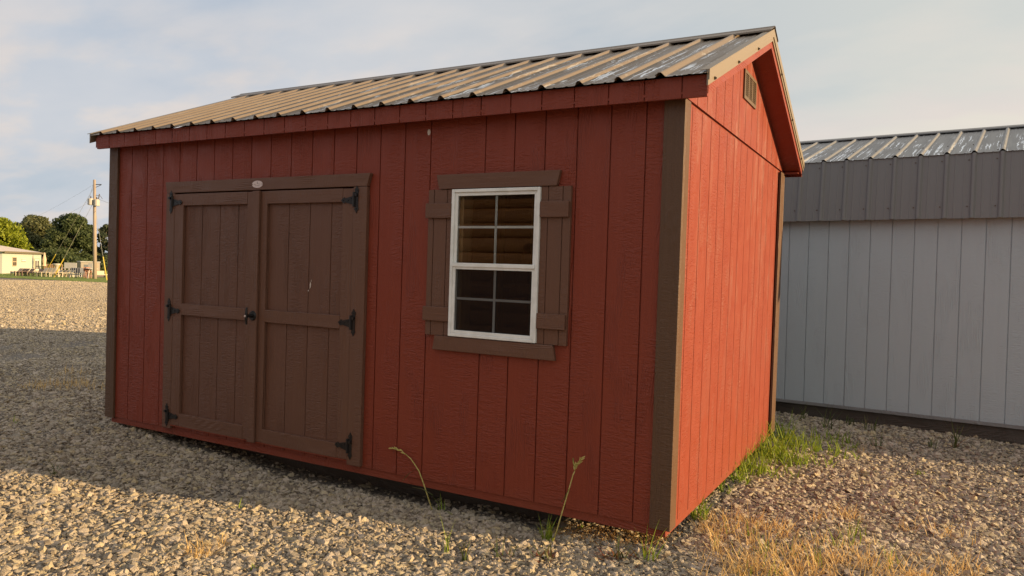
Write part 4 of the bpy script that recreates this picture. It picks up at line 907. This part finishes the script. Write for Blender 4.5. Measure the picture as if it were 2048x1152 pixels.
for px, lab in [(116, 'pale lounger right of the second guard, low and nearest'), (124, 'tan lounger in the pale row, second'), (131, 'cream lounger in the pale row, third'), (139, 'cream lounger at the right end of the pale row')]:
    lounger(px, FD, 'furn_cream' if px != 124 else 'furn_tan', lab, 'pale loungers on the lawn', rot=-1.1, h=0.7, w=0.5, seat=0.9)
for px, lab in [(130, 'white chair at the left on the raised display behind the loungers'), (137, 'white chair in the middle of the raised display'), (146, 'white chair at the right of the raised display'), (178, 'white chair beside the grey trailer')]:
    p = local(px, FD+8); root = empty('white_chair', p+Vector((0, 0, 0.55)), lab, 'chair', 'white chairs on display', rz=face-0.6)
    for q in (root,):
        b = MB(); b.box(-0.3, -0.25, -0.25, 0.25, 0.35, 0.95); b.build('backrest', 'furn_white', q)
        b = MB(); b.box(-0.25, 0.35, -0.28, 0.28, 0.3, 0.36); b.build('seat', 'furn_white', q)
        for x in (-0.28, 0.3):
            for y in (-0.25, 0.2): b = MB(); b.box(x, x+0.05, y, y+0.05, -0.1, 0.3); b.build('leg', 'furn_white', q)
p = local(140, FD+8); m = MB(); yv = Vector((math.cos(face+math.pi/2), math.sin(face+math.pi/2), 0)); xv_ = Vector((math.cos(face), math.sin(face), 0))
def obox(mb, c, a, b_, z0, z1): 
    P = [c-xv_*a-yv*b_, c+xv_*a-yv*b_, c+xv_*a+yv*b_, c-xv_*a+yv*b_]; mb.hexa([q+U3*z0 for q in P]+[q+U3*z1 for q in P])
obox(m, p, 0.9, 1.9, 0.38, 0.46)
for s in (-1.7, -0.6, 0.6, 1.7): obox(m, p+yv*s, 0.06, 0.06, 0, 0.3799)
tag(m.build('display_deck', 'furn_tan'), 'low wooden display deck carrying white chairs', 'deck')
# round urn-like table, stacked dark seats, dining set
p = local(114, FD+7); tb = empty('patio_table', p, 'pale round patio table behind the yellow guards', 'table')
m = MB(); m.tube([Vector((0, 0, 0.6)), Vector((0, 0, 0.95)), Vector((0, 0, 1.25))], [0.28, 0.22, 0.34], 12); m.build('pedestal', 'furn_cream', tb)
m = MB(); m.tube([Vector((0, 0, 1.25)), Vector((0, 0, 1.36))], 0.42, 14); m.build('tabletop', 'furn_white', tb)
m = MB(); m.tube([Vector((0, 0, 0)), Vector((0, 0, 0.6))], [0.4, 0.3], 10); m.build('base', 'furn_tan', tb)
for i, px in enumerate([148, 152.5, 157, 161.5, 166]):
    p = local(px, FD+3); root = empty('navy_chair', p+U3*0.07, ['dark blue chair at the left end of the dark row right of the loungers', 'second dark blue chair of the row', 'middle dark blue chair of the row', 'fourth dark blue chair of the row', 'dark blue chair at the right end of the row'][i], 'chair', 'dark blue chairs in a row', rz=face+0.2)
    m = MB(); m.box(-0.3, -0.25, -0.24, 0.24, 0.4, 0.95); m.build('backrest', 'furn_navy', root)
    m = MB(); m.box(-0.25, 0.3, -0.24, 0.24, 0.36, 0.44); m.build('seat', 'furn_navy', root)
    for x in (-0.28, 0.24):
        for y in (-0.23, 0.18): m = MB(); m.box(x, x+0.05, y, y+0.05, 0, 0.36); m.build('leg', 'furn_white', root)
for px, mm, lab in [(150, 'furn_navy', 'low dark bench on the grass in front of the blue chairs'), (163, 'furn_navy', 'low dark slatted bench right of the other bench')]:
    p = local(px, FD-3); root = empty('low_bench', p+U3*0.07, lab, 'bench', 'low benches', rz=face)
    m = MB(); m.box(-0.3, 0.3, -0.6, 0.6, 0.3, 0.37); m.build('seat', 'furn_cream' if px == 150 else mm, root)
    for y in (-0.5, 0.42): m = MB(); m.box(-0.25, 0.25, y, y+0.08, 0, 0.2999); m.build('leg', mm, root)
for px, mm, lab in [(173, 'furn_rust', 'rust coloured bar stool left of the utility pole'), (178, 'furn_rust', 'rust coloured bar stool, the nearer to the utility pole')]:
    p = local(px, FD-4); root = empty('bar_stool', p+U3*0.05, lab, 'stool', 'rust bar stools', rz=face+0.3)
    m = MB(); m.box(-0.2, 0.2, -0.2, 0.2, 0.7, 0.76); m.box(-0.2, -0.16, -0.2, 0.2, 0.761, 1.1); m.build('seat', mm, root)
    for x in (-0.18, 0.14):
        for y in (-0.18, 0.14): m = MB(); m.box(x, x+0.04, y, y+0.04, 0, 0.6999); m.build('leg', mm, root)
p = local(183, FD-4); root = empty('bar_table', p+U3*0.05, 'tall white bar table right beside the utility pole', 'table')
m = MB(); m.tube([Vector((0, 0, 0.95)), Vector((0, 0, 1.0))], 0.55, 14); m.build('tabletop', 'furn_white', root)
for a in (0.5, 2.6, 4.7): m = MB(); m.tube([Vector((0.35*math.cos(a), 0.35*math.sin(a), 0)), Vector((0.2*math.cos(a), 0.2*math.sin(a), 0.95))], 0.035, 6); m.build('leg', 'furn_white', root)
p = local(200, FD+3); root = empty('garden_bench', p+U3*0.02, 'cream bench standing on the dirt between pole and red shed', 'bench', rz=face+0.4)
m = MB(); m.box(-0.25, 0.25, -0.7, 0.7, 0.3, 0.42); m.build('seat', 'furn_cream', root); m = MB(); m.box(-0.3, -0.25, -0.6, 0.6, 0.42, 0.75); m.build('backrest', 'furn_cream', root)
for y in (-0.6, 0.5): m = MB(); m.box(-0.2, 0.2, y, y+0.1, 0, 0.2999); m.build('leg', 'furn_cream', root)
# closed umbrella at the house corner
p = local(88.5, 90); um = empty('closed_parasol', p, 'closed tan parasol beside the house corner', 'parasol')
m = MB(); m.tube([Vector((0, 0, 0)), Vector((0, 0, 2.6))], 0.04, 6); m.build('pole', 'fence_wood', um)
m = MB(); m.tube([Vector((0, 0, 0.95)), Vector((0, 0, 1.15)), Vector((0, 0, 1.7)), Vector((0, 0, 2.1)), Vector((0, 0, 2.55))], [0.24, 0.16, 0.22, 0.15, 0.04], 9); m.build('canopy', 'umbrella_cloth', um)
# trailer
p = local(177, 98); tr = empty('box_trailer', p, 'small grey box trailer with a white top parked behind the yard furniture', 'trailer', rz=face+math.pi/2+0.15)
m = MB(); m.box(-1.15, 1.15, -0.9, 0.9, 0.4, 1.5); m.build('body', 'trailer_side', tr, bevel=0.06)
m = MB(); m.box(-1.2, 1.2, -0.95, 0.95, 1.501, 1.63); m.build('roof', 'trailer_top', tr, bevel=0.05)
for s in (-1, 1):
    m = MB(); m.box(-0.75, 0.15, min(s*0.9, s*0.93), max(s*0.9, s*0.93), 0.5, 1.2); m.build('side_window', 'trailer_dark', tr)
    m = MB(); m.box(0.4, 0.95, min(s*0.9, s*0.92), max(s*0.9, s*0.92), 0.45, 1.4); m.build('side_door', 'furn_tan', tr)
    for x in (-0.5, 0.4): m = MB(); m.tube([Vector((x, s*0.85, 0.34)), Vector((x, s*1.04, 0.34))], 0.34, 14); m.build('wheel', 'tyre', tr)
# low rail fence between furniture and trees
f = MB(); pts = [local(px, 92) for px in (92, 100, 108, 116, 124)]
for q in pts: f.tube([q, q+U3*1.2], 0.07, 6)
for z in (0.5, 1.05): f.tube([q+U3*z for q in pts], 0.05, 6)
tag(f.build('rail_fence', 'fence_wood'), 'weathered rail fence behind the cream chairs', 'fence')
# bare dirt patch behind the pole
mb = MB(); ring = []
P0 = gd(205, 84)
for i in range(20):
    a = 2*math.pi*i/20; r = 7*(1+0.2*math.sin(3*a)); q = P0+xv_*(r*0.9*math.cos(a))+yv*(r*0.55*math.sin(a)); q.z = float(gz(q.x, q.y))+0.085; ring.append(q)
mb.add(ring, [tuple(range(20))]); tag(mb.build('dirt_path', 'dirt'), kind='structure')

LEAF_N = 1.5
def tree(name, px, depth, w_px, top_py, base_z, leaf, label, lobes, nleaf, size, group='trees beyond the house', bottom=0.18):
    """tapered trunk, limbs, and a crown of leaf clumps around many limb ends"""
    p = gd(px, depth); H = at(px, top_py, depth).z-p.z; Wd = w_px*1.16*depth/FPX/2; lobes = int(lobes*1.7)
    root = empty(name, p, label, 'tree', group)
    tk = MB(); tk.tube([(0, 0, -0.2), (0.1, 0, H*0.3), (0, 0.1, H*0.62)], [H*0.035, H*0.026, H*0.012], 8)
    ends = []
    for i in range(lobes):
        a = random.uniform(0, 6.283); u = random.random(); zf = bottom+(1-bottom)*(i+0.5)/lobes
        prof = math.sin(math.pi*min(1, max(0.0, (zf-bottom)/(1-bottom)*0.80+0.2)))**0.6
        r = Wd*prof*(0.15+0.66*math.sqrt(u)); e = Vector((r*math.cos(a), r*math.sin(a), H*min(0.93, zf)))
        ends.append(e)
        if i % 3 == 0: tk.tube([(0, 0, H*min(0.6, zf*0.55)), e*0.55+Vector((0, 0, H*0.12)), e], [H*0.012, H*0.008, H*0.003], 5)
    tk.build('trunk', 'bark', root)
    rs = np.random.default_rng(abs(int(px*7))+5); V = []; F = []
    per_ = int(nleaf*LEAF_N)//lobes
    for e in ends:
        cr = Wd*rs.uniform(0.17, 0.33)
        d = rs.normal(size=(per_, 3)); d /= np.linalg.norm(d, axis=1)[:, None]; rr = cr*rs.uniform(0.35, 1.12, per_)**0.7
        c = np.array(e)+d*rr[:, None]*np.array([1, 1, 0.72])
        c = c[c[:, 2] > H*0.02]
        a = rs.normal(size=(len(c), 3)); a /= np.linalg.norm(a, axis=1)[:, None]; b_ = np.cross(a, rs.normal(size=(len(c), 3))); b_ /= np.linalg.norm(b_, axis=1)[:, None]
        s = (size*rs.uniform(0.5, 1.3, len(c)))[:, None]
        o = len(V)*0+sum(len(x) for x in V)
        q = np.stack([c-a*s, c+b_*s*0.6, c+a*s, c-b_*s*0.6], 1).reshape(-1, 3); V.append(q)
        F += [(o+4*i, o+4*i+1, o+4*i+2, o+4*i+3) for i in range(len(c))]
    cr_ = MB(); cr_.v = [tuple(v) for v in np.concatenate(V)]; cr_.f = F; cr_.build('crown', leaf, root)
tree('bright_tree', -12, 100, 110, 440, 0, 'leaf_yellow', 'yellow-green tree behind the roof of the cream house', 44, 16000, 0.20)
tree('broad_tree', 66, 125, 95, 434, 0, 'leaf_olive', 'broad olive-grey tree between the yellow-green tree and the dark one', 34, 15000, 0.24, bottom=0.1)
tree('broad_tree', 143, 118, 92, 431, 0, 'leaf_dark', 'large dark green tree left of the utility pole', 36, 17000, 0.22, bottom=0.08)
tree('small_tree', 104, 135, 84, 452, 0, 'leaf_dark', 'lower dark tree filling the gap between the two large trees', 18, 7000, 0.22, bottom=0.05)
tree('small_tree', 178, 130, 46, 490, 0, 'leaf_olive', 'low brownish tree just behind the utility pole', 14, 4500, 0.2, bottom=0.05)
tree('thin_tree', 216, 120, 44, 447, 0, 'leaf_blue', 'thin grey-green tree with sky gaps at the corner of the red shed', 20, 4500, 0.2, bottom=0.1)
tree('small_tree', 212, 125, 50, 524, 0, 'leaf_dark', 'dark bush below the thin tree at the shed corner', 12, 5000, 0.2, bottom=0.02)
tree('small_tree', 8, 118, 90, 478, 0, 'leaf_dark', 'dark trees showing low between the house roof and the yellow-green tree', 14, 5000, 0.25, bottom=0.05)
tree('small_tree', 110, 112, 120, 508, 0, 'leaf_dark', 'dark shrub row at the foot of the two large trees', 26, 10000, 0.22, bottom=0.02)
